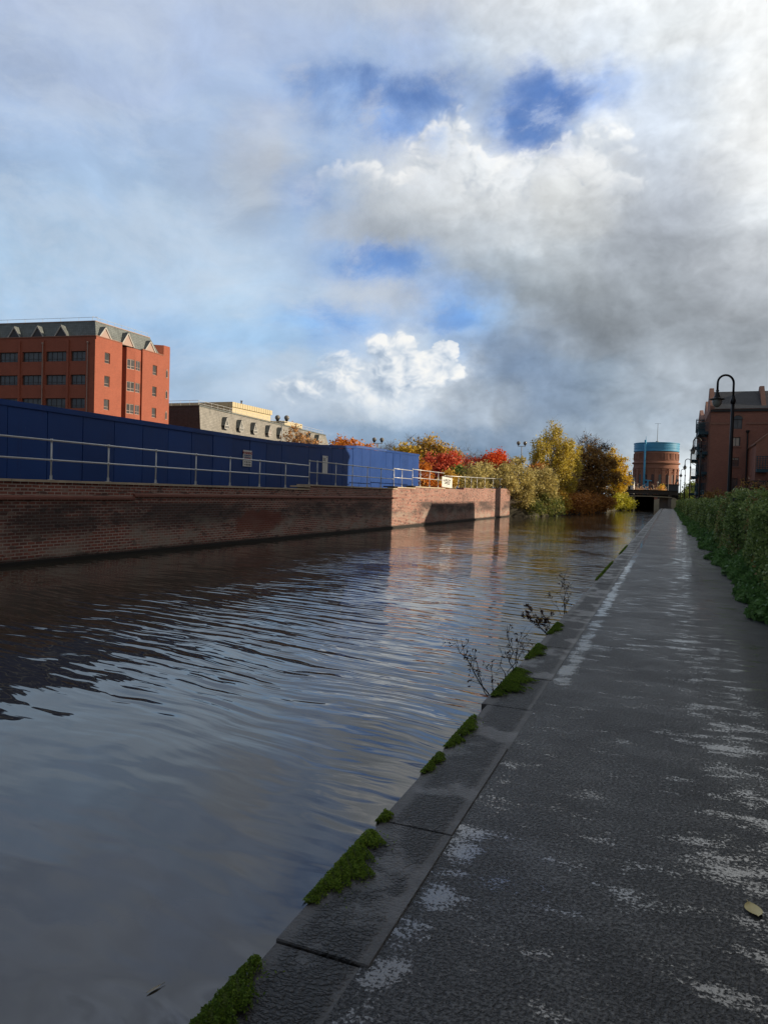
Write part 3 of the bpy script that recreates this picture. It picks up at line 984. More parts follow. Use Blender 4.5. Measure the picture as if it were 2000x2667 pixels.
# ------------------------------------------------------------------ far canal wall, railings, hoarding, signs
WX = -15.75
cw = thing('canal_wall', 'long weathered red brick retaining wall rising straight out of the canal water', 'wall', (WX, 30, -0.6))
wb = MB()
secs = [(-20, 29.85, 1.60), (29.85, 41.6, 1.80), (41.6, 45.0, 1.90), (45.0, 51.8, 2.0), (51.8, 57.3, 2.02), (57.3, 64, 2.18), (64, 70, 2.26), (70, 76.0, 2.36)]
for a, b_, z in secs:
    wb.box(-16.36, WX, a, b_, -1.3, z)
wb.build('brickwork', M['wall'], cw)
ft = MB()
ft.box(WX - 0.02, WX + 0.10, -20, 76.0, -1.3, -0.50)
ft.build('footing', M['soot'], cw)
lg = MB()
lg.extr([(WX - 0.01, -20, 1.13), (WX + 0.07, -20, 1.13), (WX + 0.07, -20, 1.20), (WX - 0.01, -20, 1.25)], (0, 38.0, 0))
lg.extr([(WX - 0.01, 18, 1.22), (WX + 0.07, 18, 1.22), (WX + 0.07, 18, 1.29), (WX - 0.01, 18, 1.34)], (0, 23.6, 0))
lg.build('string_course', M['ledge'], cw)
for a, b_, z in secs[:4]:
    cp = MB()
    y = a
    while y < b_ - 0.05:
        e = min(b_, y + random.uniform(0.9, 1.25))
        dz = random.uniform(-0.004, 0.004)
        cp.box(-16.40, WX + 0.055 + random.uniform(-.008, .008), y + 0.004, e - 0.004, z + 0.002, z + 0.068 + dz)
        y = e
    cp.build('coping', M['coping'], cw)
for y in (29.6, 41.3, 44.7):
    st = MB()
    st.box(-16.42, WX + 0.09, y - 0.35, y + 0.24, {29.6: 1.70, 41.3: 1.90, 44.7: 2.0}[y] + 0.03, {29.6: 1.70, 41.3: 1.90, 44.7: 2.0}[y] + 0.10)
    st.build('step_slab', M['soot'] if y > 40 else M['coping'], cw)


def railing(label, y0, y1, z, posts, hi=1.09, mid=0.55, mesh_lo=True, drop=0.0):
    t = thing('railing', label, 'railing', (WX - 0.02, y0, z), 'galvanised tube railings on the canal wall')
    x = WX - 0.02
    zz = lambda y: (y - y0) / (y1 - y0) * drop
    a = MB()
    a.tube([(x, y0, z + hi), (x, y1, z + hi + drop)], 0.026, 10)
    a.build('top_rail', M['steel'], t, smooth=True)
    if mesh_lo:
        a = MB()
        a.tube([(x, y0, z + mid), (x, y1, z + mid + drop)], 0.024, 10)
        a.build('mid_rail', M['steel'], t, smooth=True)
    for y in posts:
        a = MB()
        q = zz(y)
        a.tube([(x, y, z + q), (x, y, z + q + hi)], 0.023, 10)
        a.lathe([(0.034, hi - 0.05), (0.037, hi), (0.034, hi + 0.045)], 10, (x, y, z + q))
        if mesh_lo:
            a.lathe([(0.034, mid - 0.045), (0.034, mid + 0.045)], 10, (x, y, z + q))
        p = a.build('post', M['steel'], t, smooth=True)
        a = MB()
        a.lathe([(0.09, 0.0), (0.09, 0.014), (0.036, 0.016), (0.036, 0.13)], 12, (x, y, z + q))
        a.build('base_plate', M['steel'], p, smooth=False)
    return t


ps = [14.76 + 2.15 * j for j in range(-4, 8)]
railing('longest railing on the low stretch of wall, left of the step', 5.0, 29.84, 1.668, [q for q in ps if 5 < q < 29.5])
railing('railing before the dark and lit part of the blue hoarding, one step up', 29.88, 41.0, 1.868, [29.9, 30.72, 32.8, 34.85, 36.9, 38.95], 1.12, 0.57)
railing('short railing of two bays between two steps in the wall', 41.05, 44.4, 1.968, [41.08, 42.5], 1.12, 0.57)
railing('railing with mid rail running off the end of the hoarding to the white sign', 44.45, 51.7, 2.068, [44.5, 46.1, 48.15, 50.2], 1.12, 0.57)
railing('single rail railing half lost in the olive bushes past the white sign', 51.75, 72.0, 2.07, [51.8, 53.7, 55.65, 57.7, 59.7, 61.7, 64.6, 68.0, 71.0], 0.92, 0.5, False, 0.32)

HX = -18.4
ho = thing('hoarding', 'tall dark blue painted timber hoarding behind the canal railings', 'hoarding', (HX, 30, 1.42))
hy = [9.68 + 1.475 * j for j in range(22)]
hy = [q for q in hy if q < 41.5] + [42.05, 43.44, 44.99, 46.34, 47.68, 49.02, 50.42, 51.89, 53.35]


def htop(y):
    return float(np.interp(y, [0, 31, 34.5, 40, 41.2, 53.4], [4.03, 4.03, 4.12, 4.38, 4.50, 4.70]))


for a, b_ in zip(hy, hy[1:]):
    pb = MB()
    z = htop((a + b_) / 2)
    dx = random.uniform(-0.012, 0.012)
    pb.box(HX - 0.03 + dx, HX + dx, a + 0.012, b_ - 0.012, 1.40, z - 0.14)
    pb.build('panel', M['blue'], ho, bevel=0.004)
for y in hy:
    bt = MB()
    bt.box(HX - 0.09, HX - 0.05, y - 0.06, y + 0.06, 1.40, htop(y) - 0.16)
    bt.build('batten', M['blue'], ho)
for a, b_ in ((hy[0], 41.1), (41.1, 46.3), (46.3, 53.35)):
    cp = MB()
    lift = 0.03 if a == 41.1 else 0
    za, zb = htop(a) + lift, htop(b_ - 0.01) + lift
    if a < 30:
        cp.extr([(HX - 0.05, a, za - .17), (HX - 0.05, 31, za - .17), (HX - 0.05, 36, htop(36) - .17), (HX - 0.05, b_, zb - .17),
                 (HX - 0.05, b_, zb), (HX - 0.05, 36, htop(36)), (HX - 0.05, 31, za), (HX - 0.05, a, za)], (0.085, 0, 0))
    else:
        cp.extr([(HX - 0.05, a, za - .15), (HX - 0.05, b_, zb - .15), (HX - 0.05, b_, zb), (HX - 0.05, a, za)], (0.085, 0, 0))
    cp.build('capping_board', M['blue_cap'] if lift else M['blue'], ho)
rt_ = MB()
rt_.box(HX - 3.0, HX - 0.05, 53.31, 53.35, 1.40, 4.66)
rt_.build('return_panel', M['blue'], ho)

UY, UZ = (0, 1, 0), (0, 0, 1)
t = thing('warning_sign', 'small white warning sign with red and blue lettering on the dark blue hoarding', 'sign', (HX + 0.02, 28.6, 2.7))
a = MB()
a.box(HX + 0.016, HX + 0.024, 28.25, 28.99, 2.62, 3.38)
a.build('board', M['signw'], t)
a = MB()
text_mb(a, 'WARNING', 0.165, (HX + 0.026, 28.62, 3.20), UY, UZ, 0.002, align='CENTER', bold=0.006)
a.box(HX + 0.025, HX + 0.027, 28.32, 28.92, 2.965, 3.015)
a.build('red_lettering', M['red_ink'], t)
a = MB()
a.box(HX + 0.025, HX + 0.027, 28.32, 28.92, 3.03, 3.17)
a.build('blue_band', M['blue_ink'], t)
a = MB()
text_mb(a, 'NO ACCESS', 0.105, (HX + 0.029, 28.62, 3.06), UY, UZ, 0.001, align='CENTER', bold=0.003)
a.build('white_lettering', M['signw'], t)
for r_ in (0, 1):
    for q in range(4):
        a = MB()
        y, z = 28.39 + q * 0.155, 2.83 - r_ * 0.125
        a.extr([(HX + 0.025, y + 0.042 * math.cos(s) * (1.2 if r_ else 1), z + 0.042 * math.sin(s)) for s in [2 * math.pi * j / (3 if q == 0 else 10) + 1.57 for j in range(3 if q == 0 else 10)]], (0.002, 0, 0))
        a.build('symbol', M['ink'], t)

t = thing('notice_board', 'narrow upright white notice on the hoarding near the shadow edge', 'notice', (HX + 0.02, 36.75, 2.6))
a = MB()
a.box(HX + 0.016, HX + 0.026, 36.42, 37.08, 2.60, 3.60)
a.build('board', M['signw'], t)
a = MB()
for z, l in ((3.44, 0.34), (3.375, 0.30), (3.31, 0.32)):
    a.box(HX + 0.027, HX + 0.029, 36.48, 36.48 + l, z, z + 0.024)
a.box(HX + 0.027, HX + 0.029, 36.93, 36.99, 3.50, 3.56)
a.build('print', M['ink'], t)

t = thing('white_sign', 'white sign board with black slanted lettering tied to the sunlit railing', 'sign', (WX + 0.02, 52.4, 2.15))
a = MB()
sg = lambda y, v: (WX + 0.02, y, 2.155 + v * 0.775 - (y - 51.0) * 0.028)
a.extr([sg(51.0, 0), sg(53.72, 0), sg(53.72, 1), sg(51.0, 1)], (0.015, 0, 0))
a.build('board', M['signw'], t)
a = MB()
Ud = Vector((0, 1, -0.028)).normalized()


def scrawl(y0, v0, w, h, n, seed):
    g = random.Random(seed)
    for q in range(n):
        o = Vector(sg(y0 + q * w / n, v0)) + Vector((0.018, 0, 0))
        a_ = w / n * 0.72
        pt = [o + Ud * (a_ * u) + Vector((0, 0, h * v)) + Ud * (0.3 * h * v) for u, v in g.choice((
            ((0, 1), (1, 1), (0, .5), (0, 0), (1, 0)), ((0, 1), (0, 0), (1, .1), (1, 1)), ((0, 0), (0, 1), (1, 1), (1, .5), (.1, .5)), ((1, 1), (0, .8), (0, .1), (1, 0))))]
        for c0, c1 in zip(pt, pt[1:]):
            a.bar(c0, c1, 0.004, 0.05, up=(1, 0, 0)) if False else a.obox((c0 + c1) / 2, (c1 - c0) / 2 * 1.05, Vector((0.002, 0, 0)), (c1 - c0).cross(Vector((1, 0, 0))).normalized() * 0.024)


scrawl(51.32, 0.58, 1.95, 0.15, 6, 3)
scrawl(51.72, 0.33, 1.35, 0.14, 5, 8)
a.box(WX + 0.036, WX + 0.038, 52.1, 52.45, 2.245, 2.262)
a.build('lettering', M['ink'], t)

# ------------------------------------------------------------------ red brick office block, far left
OX, OY, OT = -79.2, 82.0, 23.45
of = thing('office_block', 'tall orange brick office block with slate mansard roof and triangular dormers', 'building', (OX, OY, 1.42))
Lu = Vector((-0.9907, -0.1357, 0))
Ln = Vector((0.1357, -0.9907, 0))
LO = Vector((OX, OY, 1.42))
HT = OT - 1.42


def window(parent, O, U, N, w, h, cols, low=0.28, fr='frame', fw=0.06, dep=0.12):
    """frame with mullions set back in its opening; the panes behind are one sub-part"""
    O, U, N = Vector(O), Vector(U), Vector(N)
    Z = Vector((0, 0, 1))
    f = MB()
    c0 = O - N * dep

    def bar_(u0, u1, v0, v1):
        f.obox(c0 + U * (u0 + u1) / 2 + Z * (v0 + v1) / 2, U * (u1 - u0) / 2, N * 0.03, Z * (v1 - v0) / 2)
    bar_(0.002, fw, 0.002, h - 0.002)
    bar_(w - fw, w - 0.002, 0.002, h - 0.002)
    bar_(fw, w - fw, 0.002, fw)
    bar_(fw, w - fw, h - fw, h - 0.002)
    for q in range(1, cols):
        bar_(w * q / cols - fw * 0.45, w * q / cols + fw * 0.45, fw, h - fw)
    if low:
        for q in range(cols):
            bar_(w * q / cols + fw, w * (q + 1) / cols - fw, h * low - fw * 0.4, h * low + fw * 0.4)
    fo = f.build('window', M[fr], parent)
    g = MB()
    p0 = c0 - N * 0.012
    g.quad(p0 + U * 0.02 + Z * 0.02, p0 + U * (w - 0.02) + Z * 0.02, p0 + U * (w - 0.02) + Z * (h - 0.02), p0 + U * 0.02 + Z * (h - 0.02))
    g.build('pane', M['glass_refl'], fo)
    return fo


rows_z = (12.80, 16.30, 19.80)          # sills of the three storeys in view
rows_all = (2.3, 5.8, 9.3) + rows_z
LW = 27.0
wn = [(1.75, 4.3, 3), (5.1, 8.65, 4), (9.3, 12.85, 4), (13.6, 17.1, 4), (17.9, 21.4, 4), (22.1, 25.6, 4)]
mb = MB()
mb.wall(LO, Lu, Ln, LW, HT, [(a, b_, z - 1.42, z - 1.42 + 1.5) for a, b_, c in wn for z in rows_all], 0.32)
mb.build('shaded_front', M['brick_o'], of)
mb = MB()
e_ = LO + Lu * LW
for p, q in ((e_, Vector((e_.x, 99.0, 1.42))), (Vector((e_.x, 99.0, 1.42)), Vector((OX - 3.5, 99.0, 1.42)))):
    mb.quad(p, q, q + Vector((0, 0, HT)), p + Vector((0, 0, HT)))
mb.build('rear_walls', M['brick_o'], of)
for a, b_, c in wn:
    for z in rows_all:
        window(of, LO + Lu * a + Vector((0, 0, z - 1.42)), Lu, Ln, b_ - a, 1.5, c, 0.27, 'darkframe', 0.11, 0.3)
pl_ = MB()
for s in (0.0, 4.55, 8.85, 13.1, 17.4, 21.7, 26.3):
    w = 0.9 if s == 0.0 else 0.36
    c0 = LO + Lu * (s + w / 2 + (0.005 if s == 0 else 0)) + Ln * 0.09
    pl_.obox(c0 + Vector((0, 0, (HT - 0.5) / 2)), Lu * w / 2, Ln * 0.12, Vector((0, 0, (HT - 0.5) / 2)))
pl_.build('pilasters', M['brick_o'], of)
for s in (1.25, 9.03, 17.58):
    dp = MB()
    c0 = LO + Lu * s + Ln * 0.28
    dp.tube([c0 + Vector((0, 0, 0.2)), c0 + Vector((0, 0, HT - 1.2))], 0.06, 8)
    dp.lathe([(0.06, 0), (0.16, 0.22), (0.16, 0.36)], 8, tuple(c0 + Vector((0, 0, HT - 1.2))))
    dp.build('drainpipe', M['frame'], of, smooth=False)
# sunlit side facing the canal
SN = Vector((1, 0, 0))
mb = MB()
w1 = [(1.75, 2.85, z - 1.42, z - 1.42 + 1.6) for z in rows_all]
mb.wall((OX, OY, 1.42), (0, 1, 0), SN, 5.4, HT, w1, 0.22)
w2 = [(2.45, 3.5, z - 1.42, z - 1.42 + 1.6) for z in rows_all]
mb.wall((OX, 92.0, 1.42), (0, 1, 0), SN, 5.1, HT - 0.05, w2, 0.22)
mb.box(OX - 5, OX - 1.3, 87.4, 92.0, 1.42, OT - 0.4)
mb.quad((OX, 87.4, 1.42), (OX - 1.3, 87.4, 1.42), (OX - 1.3, 87.4, OT), (OX, 87.4, OT))
mb.quad((OX, 92.0, 1.42), (OX - 1.3, 92.0, 1.42), (OX - 1.3, 92.0, OT), (OX, 92.0, OT))
mb.build('sunlit_side', M['brick_o'], of)
for z in rows_all:
    window(of, (OX, OY + 1.75, z), (0, 1, 0), SN, 1.1, 1.6, 1, 0.3, 'frame', 0.07, 0.18)
    window(of, (OX, 94.45, z), (0, 1, 0), SN, 1.05, 1.6, 1, 0.3, 'frame', 0.07, 0.18)
# canted bay in the recess
bay = MB()
by = [(OX - 1.3, 88.3), (OX - 0.15, 88.55), (OX + 0.25, 90.1), (OX + 0.05, 91.55), (OX - 1.3, 91.75)]
for (a, b_) in zip(by, by[1:]):
    va, vb = Vector((*a, 1.42)), Vector((*b_, 1.42))
    u = (vb - va)
    n = Vector((u.y, -u.x, 0)).normalized()
    L = u.length
    hol = [(0.1, L - 0.1, z - 1.42, z - 1.42 + 1.55) for z in rows_all] if L > 1.3 and a[0] > OX - 1 else []
    bay.wall(va, u, n, L, HT - 0.35, hol, 0.14)
bay.extr([(x, y, OT - 0.36) for x, y in by], (0, 0, 0.06))
bo = bay.build('bay', M['brick_o'], of)
for (a, b_) in zip(by[1:3], by[2:4]):
    va, vb = Vector((*a, 0)), Vector((*b_, 0))
    u = (vb - va)
    L = u.length
    u.normalize()
    n = Vector((u.y, -u.x, 0))
    for z in rows_all:
        window(of, va + u * 0.1 + Vector((0, 0, z)), u, n, L - 0.2, 1.55, 2, 0.3, 'frame', 0.08, 0.1)
sw = MB()
for z in rows_z:
    sw.box(OX - 1.29, OX - 1.22, 87.5, 88.2, z - 0.9, z + 1.5)
sw.build('recess_glazing', M['glass'], of)
# stair tower at the far corner
tw_ = MB()
pt = [(OX, 97.1), (OX + 0.05, 98.6), (OX - 1.2, 100.2), (OX - 3.4, 100.2), (OX - 4.3, 98.6), (OX - 3.2, 96.3), (OX - 1.2, 96.3)]
tw_.extr([(x, y, 1.42) for x, y in pt], (0, 0, 23.7))
to_ = tw_.build('stair_tower', M['brick_o'], of)
for z in rows_z:
    f = MB()
    y0 = 97.95
    f.extr([(OX + 0.02, y0 - .24, z), (OX + 0.02, y0 + .24, z), (OX + 0.02, y0 + .24, z + 1.1), (OX + 0.02, y0, z + 1.5), (OX + 0.02, y0 - .24, z + 1.1)], (0.06, 0, 0))
    fo = f.build('slit_window', M['frame'], of)
    f = MB()
    f.extr([(OX + 0.08, y0 - .16, z + .1), (OX + 0.08, y0 + .16, z + .1), (OX + 0.08, y0 + .16, z + 1.05), (OX + 0.08, y0, z + 1.33), (OX + 0.08, y0 - .16, z + 1.05)], (0.015, 0, 0))
    f.build('pane', M['glass'], fo)
# mansard
ins = 1.5
A = [LO + Lu * LW, LO, Vector((OX, 96.6, 1.42))]
rf = MB()
zb, zt = OT - 0.1, 26.05
o1, o2, o3 = A[0] - Ln * 0.35, A[1] - Ln * 0.35 - SN * 0.35, A[2] - SN * 0.35
t1, t2, t3 = A[0] - Ln * ins, A[1] - Ln * ins - SN * ins, Vector((OX - ins, 95.4, 0))
g_ = lambda v, z: (v.x, v.y, z)
rf.quad(g_(o1, zb), g_(o2, zb), g_(t2, zt), g_(t1, zt))
rf.quad(g_(o2, zb), g_(o3, zb), g_(t3, zt), g_(t2, zt))
rf.quad(g_(o3, zb), (OX - 26.5, 96.6, zb), (OX - 26.5, 95.4, zt), g_(t3, zt))
rf.quad(g_(t1, zt), g_(t2, zt), g_(t3, zt), (OX - 26.5, 95.4, zt))
rf.quad(g_(o1, zb), g_(t1, zt), (OX - 26.5, 95.4, zt), (OX - 26.9, 99, zb))
ro = rf.build('mansard_roof', M['slate'], of)
rr_ = MB()
for a, b_ in ((t1, t2), (t2, t3)):
    rr_.bar(g_(a, zt + 0.05), g_(b_, zt + 0.05), 0.18, 0.12)
rr_.build('roof_edge', M['frame'], of)
rr_ = MB()
for a, b_ in ((t1, t2), (t2, t3)):
    d = (b_ - a)
    n = d.cross(Vector((0, 0, 1))).normalized() * -0.5
    rr_.tube([Vector(g_(a, zt + 0.75)) + n, Vector(g_(b_, zt + 0.75)) + n], 0.03, 5)
    for q in range(9):
        p0 = a.lerp(b_, q / 8)
        rr_.tube([Vector(g_(p0, zt)) + n, Vector(g_(p0, zt + 0.75)) + n], 0.025, 5)
rr_.build('roof_railing', M['steel'], of)
cp = MB()
cp.obox(Vector(g_((A[0] + A[1]) / 2, OT + 0.04)) - Ln * 0.1, Lu * LW / 2, Ln * 0.22, Vector((0, 0, 0.07)))
cp.box(OX - 0.3, OX + 0.06, OY - 0.02, 87.45, OT - 0.02, OT + 0.12)
cp.box(OX - 0.3, OX + 0.06, 91.98, 97.1, OT - 0.08, OT + 0.06)
cp.build('parapet_coping', M['brick_b'], of)

M['dormer'] = mat('grey_white_barge_board', (0.48, 0.47, 0.45), 0.6, 0.1)
M['shaded_tile'] = mat_slate('shaded_end_tile', (0.085, 0.070, 0.065), 0.3, 0.25)  # grey tile darkened for the end slope, its shade painted in


def dormer(parent, c, U, N, w, h, mt_frame, mt_fill, depth=1.3, base=0.0, th=0.17):
    """steep triangular dormer: gable infill, white barge boards, little roof running back"""
    c, U, N = Vector(c), Vector(U), Vector(N)
    Z = Vector((0, 0, 1))
    pa, pb, pc = c - U * w / 2 + Z * base, c + U * w / 2 + Z * base, c + Z * h
    f = MB()
    for p, q in ((pa, pc), (pc, pb)):
        f.bar(p, q, 0.16, th, up=N)
    if base > 0.2:
        for p in (pa, pb):
            f.bar(p - Z * base, p, 0.14, th, up=N)
        f.bar(pa - Z * (base - 0.05), pb - Z * (base - 0.05), 0.14, th, up=N)
    d = f.build('dormer', mt_frame, parent)
    f = MB()
    f.extr([c - U * w / 2 - N * 0.06, c + U * w / 2 - N * 0.06, pb - N * 0.06, pc - N * 0.06, pa - N * 0.06], -N * 0.05)
    f.build('gable_panel', mt_fill, d)
    f = MB()
    for p, s in ((pa, -1), (pb, 1)):
        f.quad(p + U * s * 0.12 + Z * 0.05, pc + Z * 0.16, pc + Z * 0.16 - N * depth, p + U * s * 0.12 + Z * 0.05 - N * depth)
    f.build('dormer_roof', M['slate'], d)
    return d


for y, h in ((84.1, 1.75), (88.9, 1.95), (94.1, 1.75)):
    dormer(of, (OX - 0.22, y, OT - 0.05), (0, 1, 0), SN, 2.7, h, M['dormer'], M['frame'], 1.5, 0.0, 0.13)
for s in (6.2, 10.35, 14.5, 18.7):
    dormer(of, LO + Lu * s + Vector((0, 0, HT - 0.25)) - Ln * 0.12, Lu, Ln, 2.7, 1.95, M['dormer'], M['darkframe'], 1.5, 0.0, 0.13)

# ------------------------------------------------------------------ grey tiled building behind it
gb = thing('grey_roofed_building', 'long building with steep grey tiled roof, pointed dormers and cream penthouse', 'building', (-79.3, 108, 1.42))
mb = MB()
mb.box(-101, -79.6, 108.2, 162, 1.42, 9.6)
mb.build('walls', M['brick_b'], gb)
e0, e1 = 16.5, 15.5
mb = MB()
V = lambda x, y, z: (x, y, z)
mb.quad(V(-79.0, 107.6, 9.5), V(-79.0, 162.6, 9.5), V(-80.6, 161, e1), V(-80.6, 109.0, e0))
mb.quad(V(-79.0, 162.6, 9.5), V(-102, 162.6, 9.5), V(-100.5, 161, e1), V(-80.6, 161, e1))
mb.quad(V(-80.6, 109.0, e0), V(-80.6, 161, e1), V(-100.5, 161, e1), V(-100.5, 109.0, e0))
mb.build('mansard_roof', M['tile'], gb)
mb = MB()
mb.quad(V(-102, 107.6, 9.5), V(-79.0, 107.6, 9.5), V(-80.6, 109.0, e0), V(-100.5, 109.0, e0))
mb.build('end_slope', M['shaded_tile'], gb)
mb = MB()
mb.bar((-80.6, 108.9, e0 + 0.06), (-80.6, 161, e1 + 0.06), 0.3, 0.2)
mb.bar((-100.5, 109.0, e0 + 0.06), (-80.46, 109.0, e0 + 0.06), 0.24, 0.18)
mb.build('roof_edge', M['slate'], gb)
for y in (116.0, 121.0, 126.2, 132.0, 136.8, 150.6, 155.0):
    d = dormer(gb, (-79.25, y, 12.9), (0, 1, 0), SN, 1.4, 2.15, M['dormer'], M['glass'] if y < 130 else M['frame'], 1.3, 0.55, 0.11)
    f = MB()
    for q in (-0.3, 0.05, 0.4):
        f.box(-79.30, -79.22, y + q - 0.04, y + q + 0.04, 13.0, 14.6 - abs(q))
    f.box(-79.30, -79.22, y - 0.75, y + 0.75, 13.5, 13.6)
    f.build('glazing_bars', M['white'], d)
mb = MB()
mb.box(-99, -82.4, 122.3, 137.2, 15.0, 18.75)
po = mb.build('penthouse', M['cream'], gb, bevel=0.0)
mb = MB()
mb.box(-99.3, -82.15, 122.0, 137.5, 18.0, 18.98)
for y in np.arange(123, 137, 0.9):
    mb.box(-82.15, -82.08, y, y + 0.06, 18.0, 18.98)
for x in np.arange(-98.5, -82.5, 1.1):
    mb.box(x, x + 0.06, 121.93, 122.0, 18.0, 18.98)
mb.build('penthouse_fascia', M['cream'], po)
mb = MB()
mb.tube([(-84, 128, 18.9), (-84, 128, 19.9)], 0.16, 8)
mb.tube([(-84, 128, 19.9), (-84, 128, 20.0)], 0.28, 8)
mb.build('flue', M['girder'], gb)
mb = MB()
mb.box(-95, -82.4, 143.5, 152, 15.0, 17.4)
mb.build('plant_room', M['cream'], gb)
mb = MB()
for z in (0.55, 1.1):
    mb.tube([(-81.1, 109.4, e0 + z), (-81.1, 160.5, e1 + z)], 0.035, 5)
    mb.tube([(-100, 109.6, e0 + z), (-81.1, 109.4, e0 + z)], 0.035, 5)
for q in range(26):
    y = 109.4 + q * 2.04
    z = e0 + (e1 - e0) * (y - 109) / 52
    mb.tube([(-81.1, y, z), (-81.1, y, z + 1.1)], 0.03, 5)
for q in range(10):
    mb.tube([(-100 + q * 2.1, 109.6, e0), (-100 + q * 2.1, 109.6, e0 + 1.1)], 0.03, 5)
mb.build('roof_railing', M['steel'], gb)

# ------------------------------------------------------------------ twin globe lamps beyond the hoarding
def globe_mat():
    m, k, b = new_mat('smoked_globe')
    b.inputs['Base Color'].default_value = (0.42, 0.41, 0.39, 1)
    b.inputs['Roughness'].default_value = 0.12
    b.inputs['Transmission Weight'].default_value = 0.5
    b.inputs['IOR'].default_value = 1.3
    return m


M['globe'] = globe_mat()
M['lampglass'] = mat('frosted_lamp_bowl', (0.34, 0.35, 0.31), 0.25, 0.05, 3)
M['post_grey'] = mat('grey_lamp_post', (0.34, 0.34, 0.33), 0.5, 0.08, 3)


def twin_lamp():
    t = thing('twin_globe_lamp', '', 'street lamp', (0, 0, 0), 'twin globe lamps on the far bank')
    H = 6.2
    p = MB()
    p.tube([(0, 0, 0), (0, 0, 2.0), (0, 0, H)], [0.075, 0.06, 0.05], 10)
    p.build('pole', M['post_grey'], t, smooth=True)
    p = MB()
    p.bar((-0.46, 0, H), (0.46, 0, H), 0.06, 0.06)
    for s in (-1, 1):
        p.tube([(s * 0.40, 0, H), (s * 0.40, 0, H + 0.16)], 0.035, 8)
    p.build('crossbar', M['post_grey'], t)
    for s in (-1, 1):
        p = MB()
        p.lathe([(0.11, H + 0.12), (0.13, H + 0.2), (0.10, H + 0.42), (0.03, H + 0.46)], 12, (s * 0.40, 0, 0))
        p.build('lantern', M['black'], t, smooth=True)
        p = MB()
        p.lathe([(0.23 * math.sin(a), H + 0.40 - 0.23 * math.cos(a)) for a in np.linspace(0.25, math.pi - 0.02, 12)], 18, (s * 0.40, 0, 0))
        p.build('globe', M['globe'], t, smooth=True)
    return t


tl = twin_lamp()
tw = [(-31.5, 54.4, 1.25, 'twin globe lamp standing in front of the grey tiled roof'),
      (-28.6, 69.5, 0.55, 'twin globe lamp above the end of the blue hoarding near the yellow trees'),
      (-16.6, 86.0, 1.45, 'twin globe lamp between the red tree and the tall birch')]
for j, (x, y, z, lab) in enumerate(tw):
    o = tl if j == 0 else copy_tree(tl)
    o.location = (x, y, z)
    WL[o.name] = (x, y, z)
    o.rotation_euler.z = R(21)
    o['label'] = lab

# ------------------------------------------------------------------ swan neck lamps along the towpath
def swan_lamp():
    t = thing('swan_neck_lamp', '', 'street lamp', (0, 0, 0), 'black swan neck lamps along the towpath')
    p = MB()
    p.tube([(0, 0, 0), (0, 0, 1.0), (0, 0, 3.5), (0, 0, 5.2)], [0.085, 0.075, 0.062, 0.052], 12)
    p.lathe([(0.060, 0), (0.088, 0.05), (0.088, 0.12), (0.05, 0.24)], 12, (0, 0, 4.94))
    p.lathe([(0.13, 0), (0.13, 0.5), (0.09, 0.62)], 12)
    p.build('post', M['black'], t, smooth=True)
    p = MB()
    r = 0.27
    p.tube([(0, 0, 5.15), (0, 0, 5.55)] + [(-r + r * math.cos(a), 0, 5.63 + r * math.sin(a)) for a in np.linspace(0.05, math.pi, 16)] + [(-2 * r, 0, 5.36)], 0.036, 10)
    p.build('swan_neck', M['black'], t, smooth=True)
    p = MB()
    p.lathe([(0.038, 5.40), (0.055, 5.37), (0.040, 5.33), (0.06, 5.27), (0.085, 5.20), (0.12, 5.14), (0.15, 5.11), (0.245, 5.085), (0.245, 5.07), (0.14, 5.065)], 24, (-2 * r, 0, 0))
    p.build('lamp_shade', M['black'], t, smooth=True)
    p = MB()
    p.lathe([(0.155, 5.075), (0.160, 5.00), (0.135, 4.90), (0.08, 4.83), (0.02, 4.81)], 20, (-2 * r, 0, 0))
    p.build('lamp_bowl', M['lampglass'], t, smooth=True)
    return t


sn = swan_lamp()
lamps = [(1.93, 26.7, 'nearest and largest black swan neck lamp, against the brown warehouse gable'),
         (1.98, 52.6, 'second black swan neck lamp, in front of the teal balconies'),
         (2.05, 78.5, 'third swan neck lamp, against pale sky left of the balconies'),
         (2.08, 103.6, 'fourth swan neck lamp, small, right of the water tower'),
         (1.95, 130.0, 'fifth swan neck lamp, tiny, close by the bridge end'),
         (1.9, 150.0, 'last and smallest swan neck lamp, at the bridge parapet')]
for j, (x, y, lab) in enumerate(lamps):
    o = sn if j == 0 else copy_tree(sn)
    o.location = (x, y, 0)
    WL[o.name] = (x, y, 0)
    o.rotation_euler.z = R(21.7 if j < 2 else 12)
    o['label'] = lab

# ------------------------------------------------------------------ road bridge over the canal
br = thing('road_bridge', 'low dark road bridge spanning the canal at the end of the towpath', 'bridge', (-3, 159, 0))
b = MB()
N_ = 12
xs = np.linspace(-11, 1.9, N_ + 1)
arc = lambda x: 0.16 * (1 - ((x + 4.5) / 6.5) ** 2)
for a, c in zip(xs, xs[1:]):
    za, zc_ = arc(a), arc(c)
    b.extr([(a, 159, 2.75 + za), (c, 159, 2.75 + zc_), (c, 159, 3.50 + zc_), (a, 159, 3.50 + za)], (0, 0.35, 0))
b.build('parapet', M['girder'], br)
b = MB()
for a, c in zip(xs, xs[1:]):
    za, zc_ = arc(a), arc(c)
    b.extr([(a, 158.8, 3.50 + za), (c, 158.8, 3.50 + zc_), (c, 158.8, 3.62 + zc_), (a, 158.8, 3.62 + za)], (0, 0.8, 0))
b.build('parapet_cap', M['soot'], br)
b = MB()
for x in (-3.3, 0.55):
    b.box(x - 0.22, x + 0.22, 158.85, 159.3, 2.3, 3.66)
b.build('pilaster', M['girder'], br)
b = MB()
b.box(-11, 1.9, 159.3, 186, 2.35, 2.85)
b.build('deck', M['soot'], br)
b = MB()
